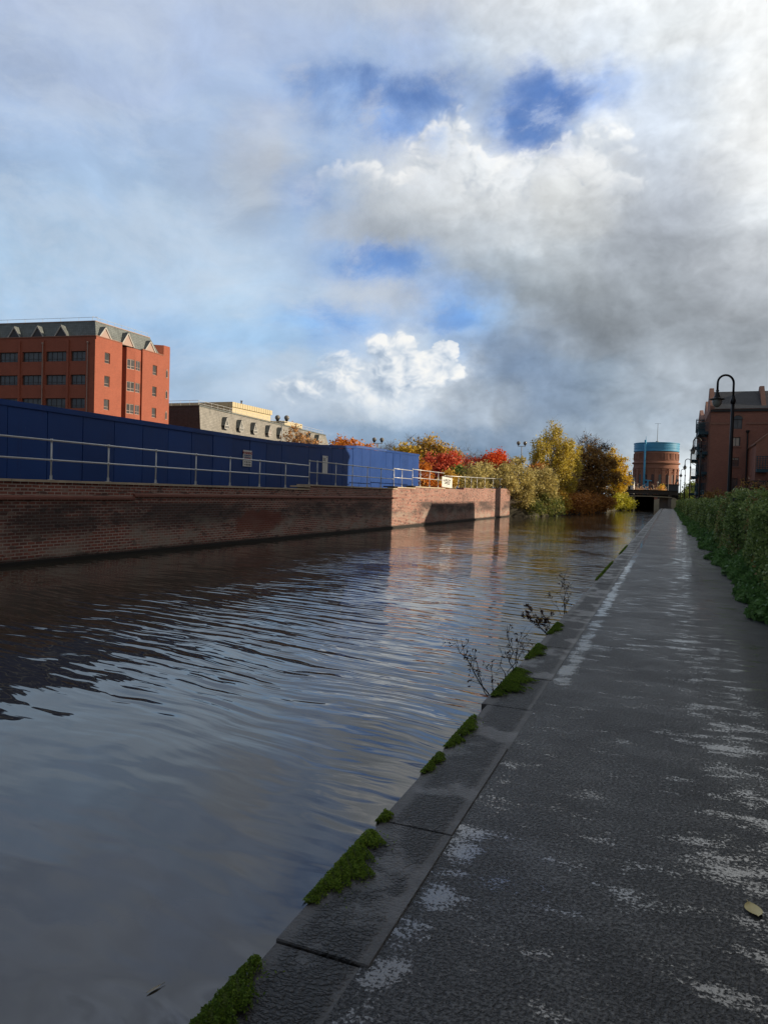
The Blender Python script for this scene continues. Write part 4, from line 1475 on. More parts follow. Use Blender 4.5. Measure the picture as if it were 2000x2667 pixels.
for a, c in zip(xs[2:-2], xs[3:-1]):
    za, zc_ = arc(a) * 1.6 - 0.1, arc(c) * 1.6 - 0.1
    b.extr([(a, 158.7, 2.20 + za), (c, 158.7, 2.20 + zc_), (c, 158.7, 2.36 + zc_), (a, 158.7, 2.36 + za)], (0, 0.3, 0))
b.build('girder_flange', M['stone'], br)
b = MB()
b.box(-1.60, 0.15, 160.3, 186, -0.9, 2.34)
b.box(0.15, 0.75, 158.9, 186, -0.3, 2.74)
b.build('abutment', M['concrete'], br)
b = MB()
b.box(-11, -7.0, 160.0, 186, -0.9, 2.34)
b.box(-7.0, -3.0, 184, 185, -0.9, 2.34)  # back wall added in dark stone so the opening stays dark
b.build('far_abutment_dark_back', M['soot'], br)
b = MB()
b.box(-6.75, -6.40, 159.5, 159.9, -0.9, 2.3)
b.build('pier', M['stone'], br)
b = MB()
b.extr([(0.9, 158.5, -0.1), (2.6, 158.5, -0.1), (2.6, 158.5, 1.4), (1.4, 158.5, 2.2), (0.9, 158.5, 2.3)], (0, 0.4, 0))
b.build('wing_wall', M['stone'], br)
b = MB()
b.box(1.95, 30, 159, 186, -0.1, 3.3)
b.build('approach', M['soot'], br)

# sunlit stone revetment seen under the bridge
rv = MB()
rv.extr([(-3.4, 196, -0.9), (2.0, 196, -0.9), (2.0, 196, 1.9), (-1.4, 196, 2.2), (-3.4, 196, 1.7)], (0, 0.8, 0))
tag(rv.build('stone_wall', M['stone'], loc=(-1, 196, -0.9)), 'pale sunlit stone wall glimpsed through the opening under the bridge', 'wall')

# lamp columns and signs on the bridge
M['post_light'] = mat('pale_column', (0.55, 0.54, 0.50), 0.5, 0.05)
for x, z, lab, ty in ((-2.05, 5.35, 'pale road sign post standing on the bridge before the tower', 's'), (-1.75, 4.9, 'shorter post right next to the pale sign post on the bridge', 'p'),
                      (0.05, 6.75, 'tall thin lamp column on the bridge by the dark flat roof', 'l'), (-6.0, 5.2, 'thin lamp column with side arm by the white house', 'a'),
                      (-2.9, 4.85, 'slim bare post among the orange grass on the bridge', 'p')):
    p = MB()
    p.tube([(x, 161.5, 2.8), (x, 161.5, z)], 0.045, 7)
    if ty == 's':
        p.lathe([(0.0, 0.14), (0.17, 0.1), (0.17, -0.1), (0.0, -0.14)], 10, (x, 161.5, z + 0.1), cap=False)
    if ty == 'a':
        p.bar((x, 161.5, z), (x - 0.75, 161.5, z), 0.07, 0.07)
    if ty == 'l':
        p.lathe([(0.02, 0.12), (0.09, 0.08), (0.09, 0.0)], 8, (x, 161.5, z))
    tag(p.build('lamp_column' if ty in 'la' else 'sign_post', M['post_light'], loc=(x, 161.5, 2.8)), lab, 'post')

# ------------------------------------------------------------------ water tower
TX, TY = -5.75, 363.0
wt = thing('water_tower', 'round red brick water tower with a bright sky blue tank on top', 'tower', (TX, TY, 0))
M['tank'] = mat('sky_blue_tank', (0.085, 0.37, 0.62), 0.42, 0.06, 0.3)


def mat_round_brick():
    m, k, b = new_mat('tower_brick')
    p = k.new('ShaderNodeNewGeometry').outputs['Position']
    n = k.noise(p, 0.35, 6, 0.6)
    st = k.noise(k.vm('MULTIPLY', p, (1, 1, 7)), 0.5, 3, 0.5)
    c = k.mix(n, (0.27, 0.115, 0.075), (0.40, 0.185, 0.125))
    c = k.vm('SCALE', c, sc=k.m('MULTIPLY_ADD', st, 0.5, 0.75))
    k.put(b.inputs['Base Color'], c)
    b.inputs['Roughness'].default_value = 0.85
    return m


M['tbrick'] = mat_round_brick()
c0 = (TX, TY, 0)
b = MB()
b.lathe([(10.0, 0), (10.0, 16.4), (10.35, 16.5), (10.35, 17.1), (10.1, 17.2), (10.1, 18.6), (10.8, 18.9), (10.8, 19.35), (10.05, 19.7), (9.9, 24.4), (9.5, 24.6)], 72, c0)
sh = b.build('tower_drum', M['tbrick'], wt, smooth=False)
b = MB()
for j in range(20):
    a = 2 * math.pi * j / 20 + 0.05
    u, n = Vector((-math.sin(a), math.cos(a), 0)), Vector((math.cos(a), math.sin(a), 0))
    b.obox(Vector(c0) + n * 10.12 + Vector((0, 0, 8)), u * 0.75, n * 0.22, Vector((0, 0, 8)))
    b.obox(Vector(c0) + n * 10.2 + Vector((0, 0, 16.0)), u * 0.95, n * 0.28, Vector((0, 0, 0.3)))
b.build('pilasters', M['tbrick'], wt)
b = MB()
for j in range(40):
    a = 2 * math.pi * j / 40
    u, n = Vector((-math.sin(a), math.cos(a), 0)), Vector((math.cos(a), math.sin(a), 0))
    q = Vector((0, 0, 22.1))
    if j % 2:
        for s in (-0.55, 0.0, 0.55):
            b.obox(Vector(c0) + n * 10.08 + q + u * s, u * 0.16, n * 0.14, Vector((0, 0, 1.55)))
    else:
        b.obox(Vector(c0) + n * 10.02 + q + Vector((0, 0, 1.5)), u * 0.7, n * 0.12, Vector((0, 0, 0.14)))
        b.obox(Vector(c0) + n * 10.02 + q - Vector((0, 0, 1.5)), u * 0.7, n * 0.12, Vector((0, 0, 0.14)))
        for s in (-0.62, 0.62):
            b.obox(Vector(c0) + n * 10.02 + q + u * s, u * 0.12, n * 0.12, Vector((0, 0, 1.36)))
b.build('frieze', M['tbrick'], wt)
M['recess'] = mat('tower_window', (0.10, 0.055, 0.05), 0.6, 0.1)
for j in range(20):
    a = 2 * math.pi * (j + 0.5) / 20 + 0.05
    if math.sin(a) > 0.25:
        continue
    u, n = Vector((-math.sin(a), math.cos(a), 0)), Vector((math.cos(a), math.sin(a), 0))
    O = Vector(c0) + n * 9.98
    arch = lambda w, z0, zs: [O + u * -w + Vector((0, 0, z0)), O + u * w + Vector((0, 0, z0))] + [O + u * w * math.cos(t) + Vector((0, 0, zs + w * math.sin(t))) for t in np.linspace(0, math.pi, 9)]
    f = MB()
    out, inn = arch(1.0, 4.0, 13.2), arch(0.72, 4.0, 13.2)
    for p0, p1, q0, q1 in zip(out[1:-1], out[2:], inn[1:-1], inn[2:]):
        f.extr([p0, p1, q1, q0], n * 0.16)
    f.extr([out[0], inn[0], inn[-1], out[-1]], n * 0.16)
    f.obox(O + Vector((0, 0, 14.75)) + n * 0.1, u * 0.12, n * 0.2, Vector((0, 0, 0.45)))
    f.obox(O + Vector((0, 0, 9.2)) + n * 0.05, u * 0.8, n * 0.1, Vector((0, 0, 0.3)))
    fo = f.build('arched_window', M['tbrick'], wt)
    f = MB()
    f.extr(arch(0.6, 4.2, 13.15), n * 0.04)
    f.build('pane', M['recess'] if j % 3 else M['glass'], fo)
b = MB()
b.lathe([(10.1, 24.5), (10.3, 24.75), (10.15, 25.0), (10.15, 28.2), (10.35, 28.3), (10.35, 28.6), (10.15, 28.7), (0.3, 29.5)], 72, c0)
for z in (25.9, 26.2, 27.2):
    b.lathe([(10.17, z), (10.23, z + 0.04), (10.17, z + 0.09)], 72, c0, cap=False)
b.build('tank', M['tank'], wt, smooth=False)
b = MB()
b.lathe([(0.75, 29.3), (0.6, 29.9), (0.14, 30.0), (0.10, 38.2)], 10, (TX + 0.2, TY, 0))
b.bar((TX - 1.1, TY - 0.4, 38.2), (TX + 1.5, TY + 0.4, 38.2), 0.12, 0.1)
b.build('mast', M['post_grey'], wt)
b = MB()
px, py = TX - 4.75, TY - 10.0
b.tube([(px, py - 0.9, 2.0), (px, py - 0.9, 29.6)], 0.46, 12)
b.tube([(px + 0.2, py - 1.0, 29.4), (px + 0.2, py - 1.0, 31.2)], 0.10, 8)
b.tube([(px, py - 0.9, 10.9), (px + 3.4, py - 0.7, 10.6)], 0.28, 8)
b.tube([(px + 1.7, py - 0.8, 10.7), (px + 1.7, py - 0.8, 3)], 0.30, 8)
b.tube([(px + 0.9, py - 0.8, 9.6), (px + 0.9, py - 0.8, 3)], 0.22, 8)
for z in (12, 16, 20, 24, 28):
    b.lathe([(0.52, -0.15), (0.52, 0.15)], 12, (px, py - 0.9, z))
b.build('downpipe', M['tank'], wt, smooth=True)

# ------------------------------------------------------------------ small buildings beyond the bridge
hs = thing('white_house', 'small white house with dark slate roof and chimney left of the tower', 'house', (-9.9, 201, 0))
b = MB()
b.extr([(-12.6, 201, 2), (-8.55, 201, 2), (-8.55, 201, 5.75), (-12.6, 201, 5.75)], (0, 7, 0))
b.extr([(-8.55, 201, 5.75), (-8.55, 208, 5.75), (-8.55, 204.5, 7.6)], (-0.2, 0, 0))
b.build('walls', M['white'], hs)
b = MB()
b.extr([(-12.7, 200.7, 5.7), (-12.7, 204.5, 7.75), (-12.7, 208.3, 5.7), (-12.7, 208.3, 5.5), (-12.7, 204.5, 7.55), (-12.7, 200.7, 5.5)], (4.25, 0, 0))
ro = b.build('roof', M['slate_d'], hs)
b = MB()
b.box(-10.1, -9.3, 204.1, 204.9, 7.5, 8.5)
for x in (-9.95, -9.45):
    b.tube([(x, 204.5, 8.5), (x, 204.5, 9.2)], 0.14, 8)
b.build('chimney', M['slate_d'], ro)
for x in (-11.9, -10.9, -9.9):
    b = MB()
    b.box(x, x + 0.6, 200.94, 200.99, 4.35, 5.2)
    b.build('window', M['glass'], hs)
fb = thing('flat_roofed_shed', 'low dark flat roofed building at the foot of the water tower', 'building', (0, 246, 0))
b = MB()
b.box(-3.0, 3.2, 246, 260, 0, 6.7)
b.build('walls', mat('dark_grey_cladding', (0.045, 0.05, 0.06), 0.6, 0.1), fb)
b = MB()
b.box(-3.2, 3.4, 245.8, 260.2, 6.7, 6.95)
b.build('roof', M['slate_d'], fb)
rs = thing('slate_roofed_house', 'dim house with a dark sloping slate roof behind the far lamps', 'house', (9, 176, 0))
b = MB()
b.box(5.0, 20, 176, 190, 0, 4.2)
b.build('walls', M['brick_b'], rs)
b = MB()
b.extr([(4.4, 175.6, 4.1), (20.6, 175.6, 4.1), (14, 175.6, 8.6), (11, 175.6, 8.6)], (0, 15, 0))
b.build('roof', M['slate_d'], rs)

# ------------------------------------------------------------------ warehouse flats on the right bank
wh = thing('warehouse', 'dark brown brick canalside warehouse flats with gables and teal steel balconies', 'building', (10, 125, 0))
FY, FX = 105.5, 5.0
b = MB()
fw = [(7.75 - FX, 8.85 - FX, 11.45, 12.75), (7.62 - FX, 8.72 - FX, 9.15, 10.35), (7.55 - FX, 8.65 - FX, 6.45, 7.62), (7.5 - FX, 8.6 - FX, 3.3, 4.9)]
b.wall((FX, FY, 0), (1, 0, 0), (0, -1, 0), 12, 14.2, fw, 0.22)
# canal front with openings between its piers
ow = []
for q in range(11):
    y = 1.2 + q * 2.75
    for z in (0.6, 3.4, 6.2, 9.0, 11.5):
        ow.append((y, y + 1.5, z, z + 2.0))
b.wall((FX, FY, 0), (0, 1, 0), (-1, 0, 0), 31.5, 14.2, ow, 0.25)
b.quad((FX, 137.0, 0), (17.25, 137.0, 0), (17.25, 137.0, 14.2), (FX, 137.0, 14.2))
b.quad((17.25, FY, 0), (17.25, 137.0, 0), (17.25, 137.0, 14.2), (17.25, FY, 14.2))
b.build('walls', M['brick_b'], wh)
b = MB()
for q in range(12):
    y = FY + 0.35 + q * 2.75
    b.box(FX - 0.14, FX - 0.003, y, y + 0.5, 0, 14.0)
b.build('piers', M['brick_p'], wh)
for (u0, u1, z0, z1) in fw:
    window(wh, (FX + u0, FY, z0), (1, 0, 0), (0, -1, 0), u1 - u0, z1 - z0, 2, 0, 'darkframe', 0.06, 0.15)
M['blind'] = mat('pale_blind', (0.5, 0.45, 0.38), 0.8, 0.1, 20)
for z0, z1 in ((9.22, 10.28), (7.38, 7.56)):
    bl = MB()
    bl.box(7.68, 8.56, FY + 0.152, FY + 0.158, z0, z1)
    bl.build('window_blind', M['blind'], wh)
for q in range(11):
    y = FY + 1.2 + q * 2.75
    for z in (3.4, 6.2, 9.0, 11.5):
        g = MB()
        g.quad((FX + 0.24, y + .01, z + .01), (FX + 0.24, y + 1.49, z + .01), (FX + 0.24, y + 1.49, z + 1.99), (FX + 0.24, y + .01, z + 1.99))
        g.build('window', M['glass'], wh)
b = MB()
b.box(FX - 0.06, 7.3, FY - 0.09, FY - 0.003, 12.05, 12.32)
b.box(9.35, 17.25, FY - 0.09, FY - 0.003, 12.05, 12.32)
b.build('string_course', M['brick_p'], wh)
b = MB()
cx, cz = 8.3, 12.72
for rr0, rr1, mt_ in ((0.60, 0.86, None),):
    t_ = np.linspace(0, math.pi, 15)
    for a0, a1 in zip(t_, t_[1:]):
        b.extr([(cx + r_ * math.cos(a), FY - 0.003, cz + r_ * 0.95 * math.sin(a)) for r_, a in ((rr0, a0), (rr1, a0), (rr1, a1), (rr0, a1))], (0, -0.08, 0))
b.build('window_arch', M['brick_p'], wh)
b = MB()
for (u0, u1, z0, z1) in fw[1:3]:
    b.box(FX + u0 - 0.12, FX + u1 + 0.12, FY - 0.1, FY - 0.003, z0 - 0.16, z0 - 0.01)
b.build('window_sill', M['brick_p'], wh)
b = MB()
b.box(FX - 0.05, 17.25, FY - 0.22, FY - 0.003, 13.75, 14.05)
b.build('gutter', M['black'], wh)
# roofs: a cross ridge behind the end gable, then two more canal gables
b = MB()
b.quad((FX, FY - 0.15, 14.15), (17.2, FY - 0.15, 14.15), (17.2, FY + 4, 17.0), (FX, FY + 4, 17.0))
b.quad((FX, FY + 4, 17.0), (17.2, FY + 4, 17.0), (17.2, FY + 8.2, 14.15), (FX, FY + 8.2, 14.15))
b.quad((FX, FY + 8.2, 14.15), (17.2, FY + 8.2, 14.15), (17.2, FY + 14, 16.4), (FX, FY + 14, 16.4))
b.quad((FX, FY + 14, 16.4), (17.2, FY + 14, 16.4), (17.2, FY + 20, 14.15), (FX, FY + 20, 14.15))
b.quad((FX, FY + 20, 14.15), (17.2, FY + 20, 14.15), (17.2, 136.9, 14.15), (FX, 136.9, 14.15))
b.build('roof', M['slate_d'], wh)
b = MB()
for y0, ym, y1, zp in ((FY - 0.1, FY + 4, FY + 8.1, 17.45), (FY + 8.3, FY + 14, FY + 19.9, 16.9)):
    b.extr([(FX - 0.12, y0, 13.9), (FX - 0.12, y1, 13.9), (FX - 0.12, y1, 14.6), (FX - 0.12, ym + 0.5, zp), (FX - 0.12, ym - 0.5, zp), (FX - 0.12, y0, 14.6)], (0.55, 0, 0))
b.extr([(11.1, FY - 0.1, 14.0), (11.1, FY + 8.1, 14.0), (11.1, FY + 4.5, 17.6), (11.1, FY + 3.5, 17.6)], (0.55, 0, 0))
b.build('gable_parapet', M['brick_p'], wh)
b = MB()
hy2 = [(q * 2.75 + 0.8, q * 2.75 + 2.2, z, z + 2.0) for q in range(6) for z in (0.6, 3.4, 6.2, 9.0, 11.5)]
b.wall((4.55, 119.8, 0), (0, 1, 0), (-1, 0, 0), 17, 14.1, hy2, 0.25)
b.quad((4.55, 119.8, 0), (FX - 0.01, 119.8, 0), (FX - 0.01, 119.8, 14.1), (4.55, 119.8, 14.1))
b.quad((4.55, 119.8, 14.1), (FX - 0.01, 119.8, 14.1), (FX - 0.01, 136.8, 14.1), (4.55, 136.8, 14.1))
b.quad((4.81, 119.9, 0.1), (4.81, 136.7, 0.1), (4.81, 136.7, 14.0), (4.81, 119.9, 14.0))
b.build('projecting_bay', M['brick_b'], wh)
b = MB()
for q in range(7):
    y = 119.85 + q * 2.75
    b.box(4.42, 4.547, y, y + 0.45, 0, 13.9)
b.build('bay_piers', M['brick_p'], wh)
b = MB()
b.extr([(4.4, 119.7, 13.6), (4.4, 136.9, 13.6), (4.4, 136.9, 14.2), (4.4, 129, 16.6), (4.4, 127.6, 16.6), (4.4, 119.7, 14.2)], (0.5, 0, 0))
b.build('gable_parapet', M['brick_p'], wh)
b = MB()
b.extr([(8.3 + 0.56 * math.cos(a), FY - 0.004, 12.74 + 0.5 * math.sin(a)) for a in np.linspace(0, math.pi, 13)], (0, -0.02, 0))
b.build('fanlight', M['glass'], wh)
# lower wing with its own gable, drainpipe and balcony
b = MB()
b.extr([(9.75, 97, 0), (20, 97, 0), (20, 97, 9.2), (14.9, 97, 13.2), (12.0, 97, 10.9), (9.75, 97, 8.95)], (0, 8.49, 0))
b.build('wing', M['brick_b'], wh)
b = MB()
b.extr([(9.6, 96.9, 8.95), (14.9, 96.9, 13.45), (20.2, 96.9, 9.2), (20.2, 96.9, 9.05), (14.9, 96.9, 13.25), (9.6, 96.9, 8.75)], (0, 8.5, 0))
b.build('wing_roof', M['brick_p'], wh)
b = MB()
b.tube([(9.55, FY - 0.12, 0), (9.55, FY - 0.12, 10.9)], 0.09, 8)
b.lathe([(0.09, 0), (0.22, 0.3), (0.22, 0.45)], 8, (9.55, FY - 0.12, 10.8))
b.build('drainpipe', M['black'], wh)


def balcony(O, U, N, w, d, h=1.15, brackets=True):
    """steel balcony: deck, fascia, posts and rails, curved brackets underneath"""
    O, U, N = Vector(O), Vector(U), Vector(N)
    Z = Vector((0, 0, 1))
    f = MB()
    f.obox(O + U * w / 2 + N * (d / 2 + 0.003) - Z * 0.20, U * w / 2, N * d / 2, Z * 0.20)
    if brackets:
        for u in (0.15, w - 0.15):
            f.bar(O + U * u + N * 0.05 - Z * 0.95, O + U * u + N * (d - 0.1) - Z * 0.26, 0.07, 0.07)
    bo_ = f.build('balcony', M['teal'], wh)
    f = MB()
    for q in range(6):
        z = 0.18 + q * (h - 0.18) / 5
        r_ = 0.045 if q == 5 else 0.026
        f.tube([O + N * 0.05 + Z * z, O + N * (d - 0.05) + Z * z, O + N * (d - 0.05) + U * w + Z * z, O + N * 0.05 + U * w + Z * z], r_, 5)
    for u in np.linspace(0.03, w - 0.03, 5):
        f.bar(O + U * u + N * (d - 0.05), O + U * u + N * (d - 0.05) + Z * h, 0.07, 0.07)
    f.build('balcony_rail', M['teal'], bo_)


for z in (3.0, 5.75, 8.5, 11.25):
    balcony((FX - 0.14, 106.6, z), (0, 1, 0), (-1, 0, 0), 4.6, 1.25)
for z in (3.0, 5.75, 8.5):
    balcony((4.42, 126.5, z), (0, 1, 0), (-1, 0, 0), 4.6, 1.1)
    balcony((FX - 0.14, 114.0, z), (0, 1, 0), (-1, 0, 0), 3.6, 1.1)
for y, z in ((114.5, 11.6), (117.8, 12.6), (121.5, 10.2)):
    balcony((FX - 0.14, y, z), (0, 1, 0), (-1, 0, 0), 1.9, 1.25, 1.5)
balcony((9.8, 97, 5.75), (1, 0, 0), (0, -1, 0), 1.25, 1.2, 1.5, False)

tr = thing('terrace_railing', 'teal slatted terrace railing at the foot of the warehouse balconies', 'railing', (4.0, 106, 0))
b = MB()
for z in (0.9, 1.35, 1.8, 2.25, 2.7, 3.1):
    b.tube([(4.3, 100.5, z), (4.3, 124, z)], 0.04, 6)
b.build('rails', M['teal'], tr)
b = MB()
for y in np.arange(100.5, 124.5, 2.35):
    b.bar((4.3, y, 0), (4.3, y, 3.15), 0.08, 0.08)
b.build('posts', M['teal'], tr)
gf = thing('slatted_fence', 'dark horizontal slat fence behind the hedge below the wing balcony', 'fence', (10, 90, 0))
b = MB()
for z in np.arange(2.0, 4.0, 0.33):
    b.box(8.9, 10.9, 89.9, 89.95, z, z + 0.2)
b.build('slats', mat('weathered_slat', (0.10, 0.085, 0.075), 0.8, 0.2), gf)
b = MB()
for x in (8.9, 9.9, 10.85):
    b.box(x, x + 0.09, 89.95, 90.05, 0, 4.1)
b.build('posts', M['black'], gf)

# ------------------------------------------------------------------ the row of buildings beside the path that throws the shade
ab = thing('apartment_block', 'tall brown brick flats beside the hedge, outside the right edge of the picture', 'building', (11, 10, 0))
b = MB()
ow = []
for q in range(22):
    for z in (1.0, 3.8, 6.6, 9.4):
        ow.append((2.0 + q * 3.9, 3.5 + q * 3.9, z, z + 1.5))
b.wall((6.25, -40, 0), (0, 1, 0), (-1, 0, 0), 88, 12.6, ow, 0.2)
b.quad((6.25, 48, 0), (18, 48, 0), (18, 48, 12.6), (6.25, 48, 12.6))
b.quad((6.25, -40, 0), (18, -40, 0), (18, -40, 12.6), (6.25, -40, 12.6))
b.quad((18, -40, 0), (18, 48, 0), (18, 48, 12.6), (18, -40, 12.6))
b.box(6.46, 6.5, -39, 47, 0.5, 12.4)
b.build('walls', M['brick_b'], ab)
b = MB()
b.extr([(6.0, -40.2, 12.6), (18.2, -40.2, 12.6), (12.1, -40.2, 16.2)], (0, 88.4, 0))
b.build('roof', M['slate_d'], ab)
lk = thing('hedge_shade_block', 'unseen low brick range added between the flats to shade the hedge', 'building', (14, 75, 0))  # unseen infill, added to keep the sun off the hedge
b = MB()
b.box(12.2, 18, 48.2, 104.5, 0, 5.8)
b.build('walls', M['brick_b'], lk)
b = MB()
b.box(12.0, 18.2, 48.1, 96.8, 5.8, 6.05)
b.build('roof', M['slate_d'], lk)
hb = thing('hipped_house', 'hipped brick house between the flats and the warehouse', 'house', (16, 63, 0))
b = MB()
b.box(12.0, 20, 55.6, 70, 0, 9.0)
b.build('walls', M['brick_b'], hb)
b = MB()
b.quad((11.8, 55.4, 9), (20.2, 55.4, 9), (17, 58, 11.2), (12.6, 58, 11.2))
b.quad((11.8, 70.2, 9), (11.8, 55.4, 9), (12.6, 58, 11.2), (12.6, 70.2, 11.2))
b.quad((20.2, 55.4, 9), (20.2, 70.2, 9), (17, 70.2, 11.2), (17, 58, 11.2))
b.quad((12.6, 58, 11.2), (17, 58, 11.2), (17, 70.2, 11.2), (12.6, 70.2, 11.2))
b.quad((11.8, 70.2, 9), (12.6, 70.2, 11.2), (17, 70.2, 11.2), (20.2, 70.2, 9))
b.build('roof', M['slate_d'], hb)
ch = MB()
ch.box(12.0, 13.2, 78.4, 80.4, 0, 13.6)
ch.box(11.9, 13.3, 78.3, 80.5, 13.6, 14.0)
tag(ch.build('chimney_stack', M['brick_b'], loc=(12.6, 79.4, 0)), 'tall square brick chimney stack behind the hedge', 'chimney')

# ------------------------------------------------------------------ trees and bushes
M['bark'] = mat('grey_brown_bark', (0.075, 0.06, 0.048), 0.9, 0.3, 6)
M['bark_d'] = mat('dark_bark', (0.030, 0.023, 0.018), 0.9, 0.3, 6)
M['birch'] = mat('pale_birch_bark', (0.36, 0.31, 0.25), 0.8, 0.3, 3)
M['twig'] = mat('grey_twigs', (0.16, 0.135, 0.115), 0.9, 0.2, 3)
L_or = mat_leaf('orange_leaves', [(0.22, 0.07, 0.015), (0.46, 0.17, 0.025), (0.55, 0.26, 0.04)], gain=1.6)
L_ru = mat_leaf('rusty_leaves', [(0.16, 0.08, 0.035), (0.30, 0.16, 0.06), (0.36, 0.22, 0.08)])
L_ye = mat_leaf('yellow_leaves', [(0.22, 0.13, 0.025), (0.42, 0.27, 0.045), (0.52, 0.37, 0.06)], gain=1.55)
L_go = mat_leaf('golden_leaves', [(0.34, 0.21, 0.02), (0.60, 0.42, 0.04), (0.72, 0.54, 0.09)], gain=1.2)
L_rd = mat_leaf('red_leaves', [(0.26, 0.03, 0.012), (0.52, 0.075, 0.02), (0.62, 0.13, 0.03)], gain=1.9)
L_ma = mat_leaf('crimson_leaves', [(0.13, 0.022, 0.017), (0.29, 0.055, 0.03), (0.38, 0.11, 0.05)], gain=2.9)
L_ol = mat_leaf('olive_leaves', [(0.08, 0.068, 0.024), (0.20, 0.168, 0.060), (0.31, 0.26, 0.105)], gain=2.7)
L_bi = mat_leaf('birch_leaves', [(0.12, 0.095, 0.018), (0.25, 0.20, 0.035), (0.36, 0.28, 0.055)], gain=2.6)
L_oa = mat_leaf('brown_oak_leaves', [(0.055, 0.034, 0.014), (0.13, 0.075, 0.025), (0.20, 0.12, 0.035)], gain=3.1)
L_br = mat_leaf('russet_leaves', [(0.085, 0.036, 0.012), (0.19, 0.085, 0.022), (0.26, 0.13, 0.035)], gain=2.8)
L_li = mat_leaf('lime_yellow_leaves', [(0.16, 0.17, 0.015), (0.36, 0.34, 0.03), (0.48, 0.44, 0.05)], gain=1.45)
L_iv = mat_leaf('ivy_leaves', [(0.025, 0.04, 0.010), (0.07, 0.085, 0.022), (0.20, 0.18, 0.045)])
L_gr = mat_leaf('green_leaves', [(0.03, 0.05, 0.012), (0.09, 0.12, 0.025), (0.17, 0.18, 0.04)])
BK, BD, BI, TG = M['bark'], M['bark_d'], M['birch'], M['twig']

tree('orange_tree', 'round orange tree peeping over the hoarding right of the grey roof', 'tree', (-41.5, 91.4, 1.42),
     [(-42.5, 91, 7.0, 2.0, 2, 1.9), (-40.3, 91.8, 6.6, 2.0, 2, 2.0), (-38.8, 92.5, 5.8, 1.5, 1.6, 1.6)], L_or, BK, 4200, 0.20, 60, 0.5, 11, ntw=5, twl=0.9, twr=0.02)
tree('rusty_tree', 'thin rust brown tree with half bare twigs in front of the grey dormered roof', 'tree', (-43.6, 79.8, 1.42),
     [(-43.9, 79.8, 7.4, 1.9, 1.6, 2.1), (-42.4, 80, 6.4, 1.5, 1.5, 1.6)], L_ru, TG, 1500, 0.16, 60, 0.4, 12, ntw=10, twl=1.0, twr=0.018)
tree('yellow_tree', 'low rounded yellow tree directly right of the middle twin globe lamp', 'tree', (-28.9, 80.2, 1.42),
     [(-28.9, 80.2, 6.0, 1.6, 1.6, 1.8), (-29.9, 80, 4.8, 1.7, 1.6, 1.6)], L_go, BK, 3600, 0.16, 60, 0.40, 13, ntw=4, twr=0.016)
tree('yellow_tree', 'tallest yellow tree of the group above the crimson maple', 'tree', (-25.0, 78.5, 1.42),
     [(-25.9, 78.2, 6.6, 1.4, 1.5, 1.6), (-24.6, 78.5, 5.8, 1.9, 1.7, 1.9), (-23.4, 79, 5.0, 1.5, 1.5, 1.6)], L_ye, TG, 4200, 0.15, 80, 0.40, 14, ntw=9, twl=0.9, twr=0.016)
tree('bare_tree', 'misty bare twiggy tree behind the low rounded yellow tree', 'tree', (-41.0, 107.0, 1.42),
     [(-42.0, 107, 7.6, 2.0, 2, 2.1), (-39.0, 107.5, 7.2, 1.9, 2, 1.9)], None, TG, 0, 0.2, 80, 0.4, 15, ntw=14, twl=1.2, twr=0.016)
tree('bare_tree', 'grey bare tree rising behind the two yellow trees', 'tree', (-30.0, 86, 1.42),
     [(-30.3, 86, 6.9, 1.9, 1.8, 2.0), (-27.9, 86.3, 6.3, 1.6, 1.7, 1.8)], None, TG, 0, 0.2, 80, 0.4, 16, ntw=12, twl=1.0, twr=0.015)
tree('bare_tree', 'wide faint bare tree on the skyline behind the scarlet tree', 'tree', (-28.5, 112.7, 1.42),
     [(-29.5, 112.5, 6.8, 2.3, 2, 2.4), (-26.7, 113, 6.4, 2.0, 2, 2.0)], None, TG, 0, 0.2, 90, 0.4, 17, ntw=14, twl=1.3, twr=0.017)
tree('small_orange_tree', 'small bright orange bush tight against the end of the blue hoarding', 'tree', (-19.9, 58.6, 1.42),
     [(-19.9, 58.6, 3.3, 0.9, 0.7, 1.0), (-19.3, 59.5, 2.4, 0.9, 0.8, 0.9)], L_or, BK, 2600, 0.11, 46, 0.24, 18, r0=0.06)
tree('crimson_maple', 'spreading crimson maple with dark stems behind the railing', 'tree', (-20.7, 67.2, 1.42),
     [(-21.4, 66.9, 4.6, 1.2, 1.1, 1.0), (-20.0, 67.5, 4.7, 1.2, 1.1, 1.0), (-20.7, 67, 3.7, 1.5, 1.2, 0.9)], L_ma, BD, 4600, 0.12, 90, 0.28, 19, r0=0.10, ntw=3, twl=0.6, twr=0.012)
tree('yellow_shrub', 'small yellow shrub below the crimson maple and above the white sign', 'shrub', (-18.2, 62.0, 1.42),
     [(-18.2, 62.0, 3.0, 0.7, 0.8, 0.9), (-18.6, 60.6, 2.3, 0.7, 0.7, 0.7)], L_ye, BK, 2000, 0.10, 40, 0.22, 20, r0=0.04, stems=3)
tree('green_shrub', 'dark green shrub between the yellow shrub and the olive bushes', 'shrub', (-18.4, 65.6, 1.42),
     [(-18.4, 65.6, 3.4, 0.8, 0.9, 1.1), (-18.2, 67.2, 3.0, 0.8, 0.8, 0.9)], L_gr, BK, 2400, 0.11, 40, 0.25, 21, r0=0.04, stems=3)
tree('red_tree', 'low dark red half of the pair of red trees, on the left', 'tree', (-20.0, 78.3, 1.42),
     [(-20.2, 78.2, 5.0, 1.2, 1.1, 0.85), (-19.4, 78.6, 4.2, 1.3, 1.1, 1.0)], L_ma, BD, 3200, 0.13, 60, 0.30, 22, r0=0.09)
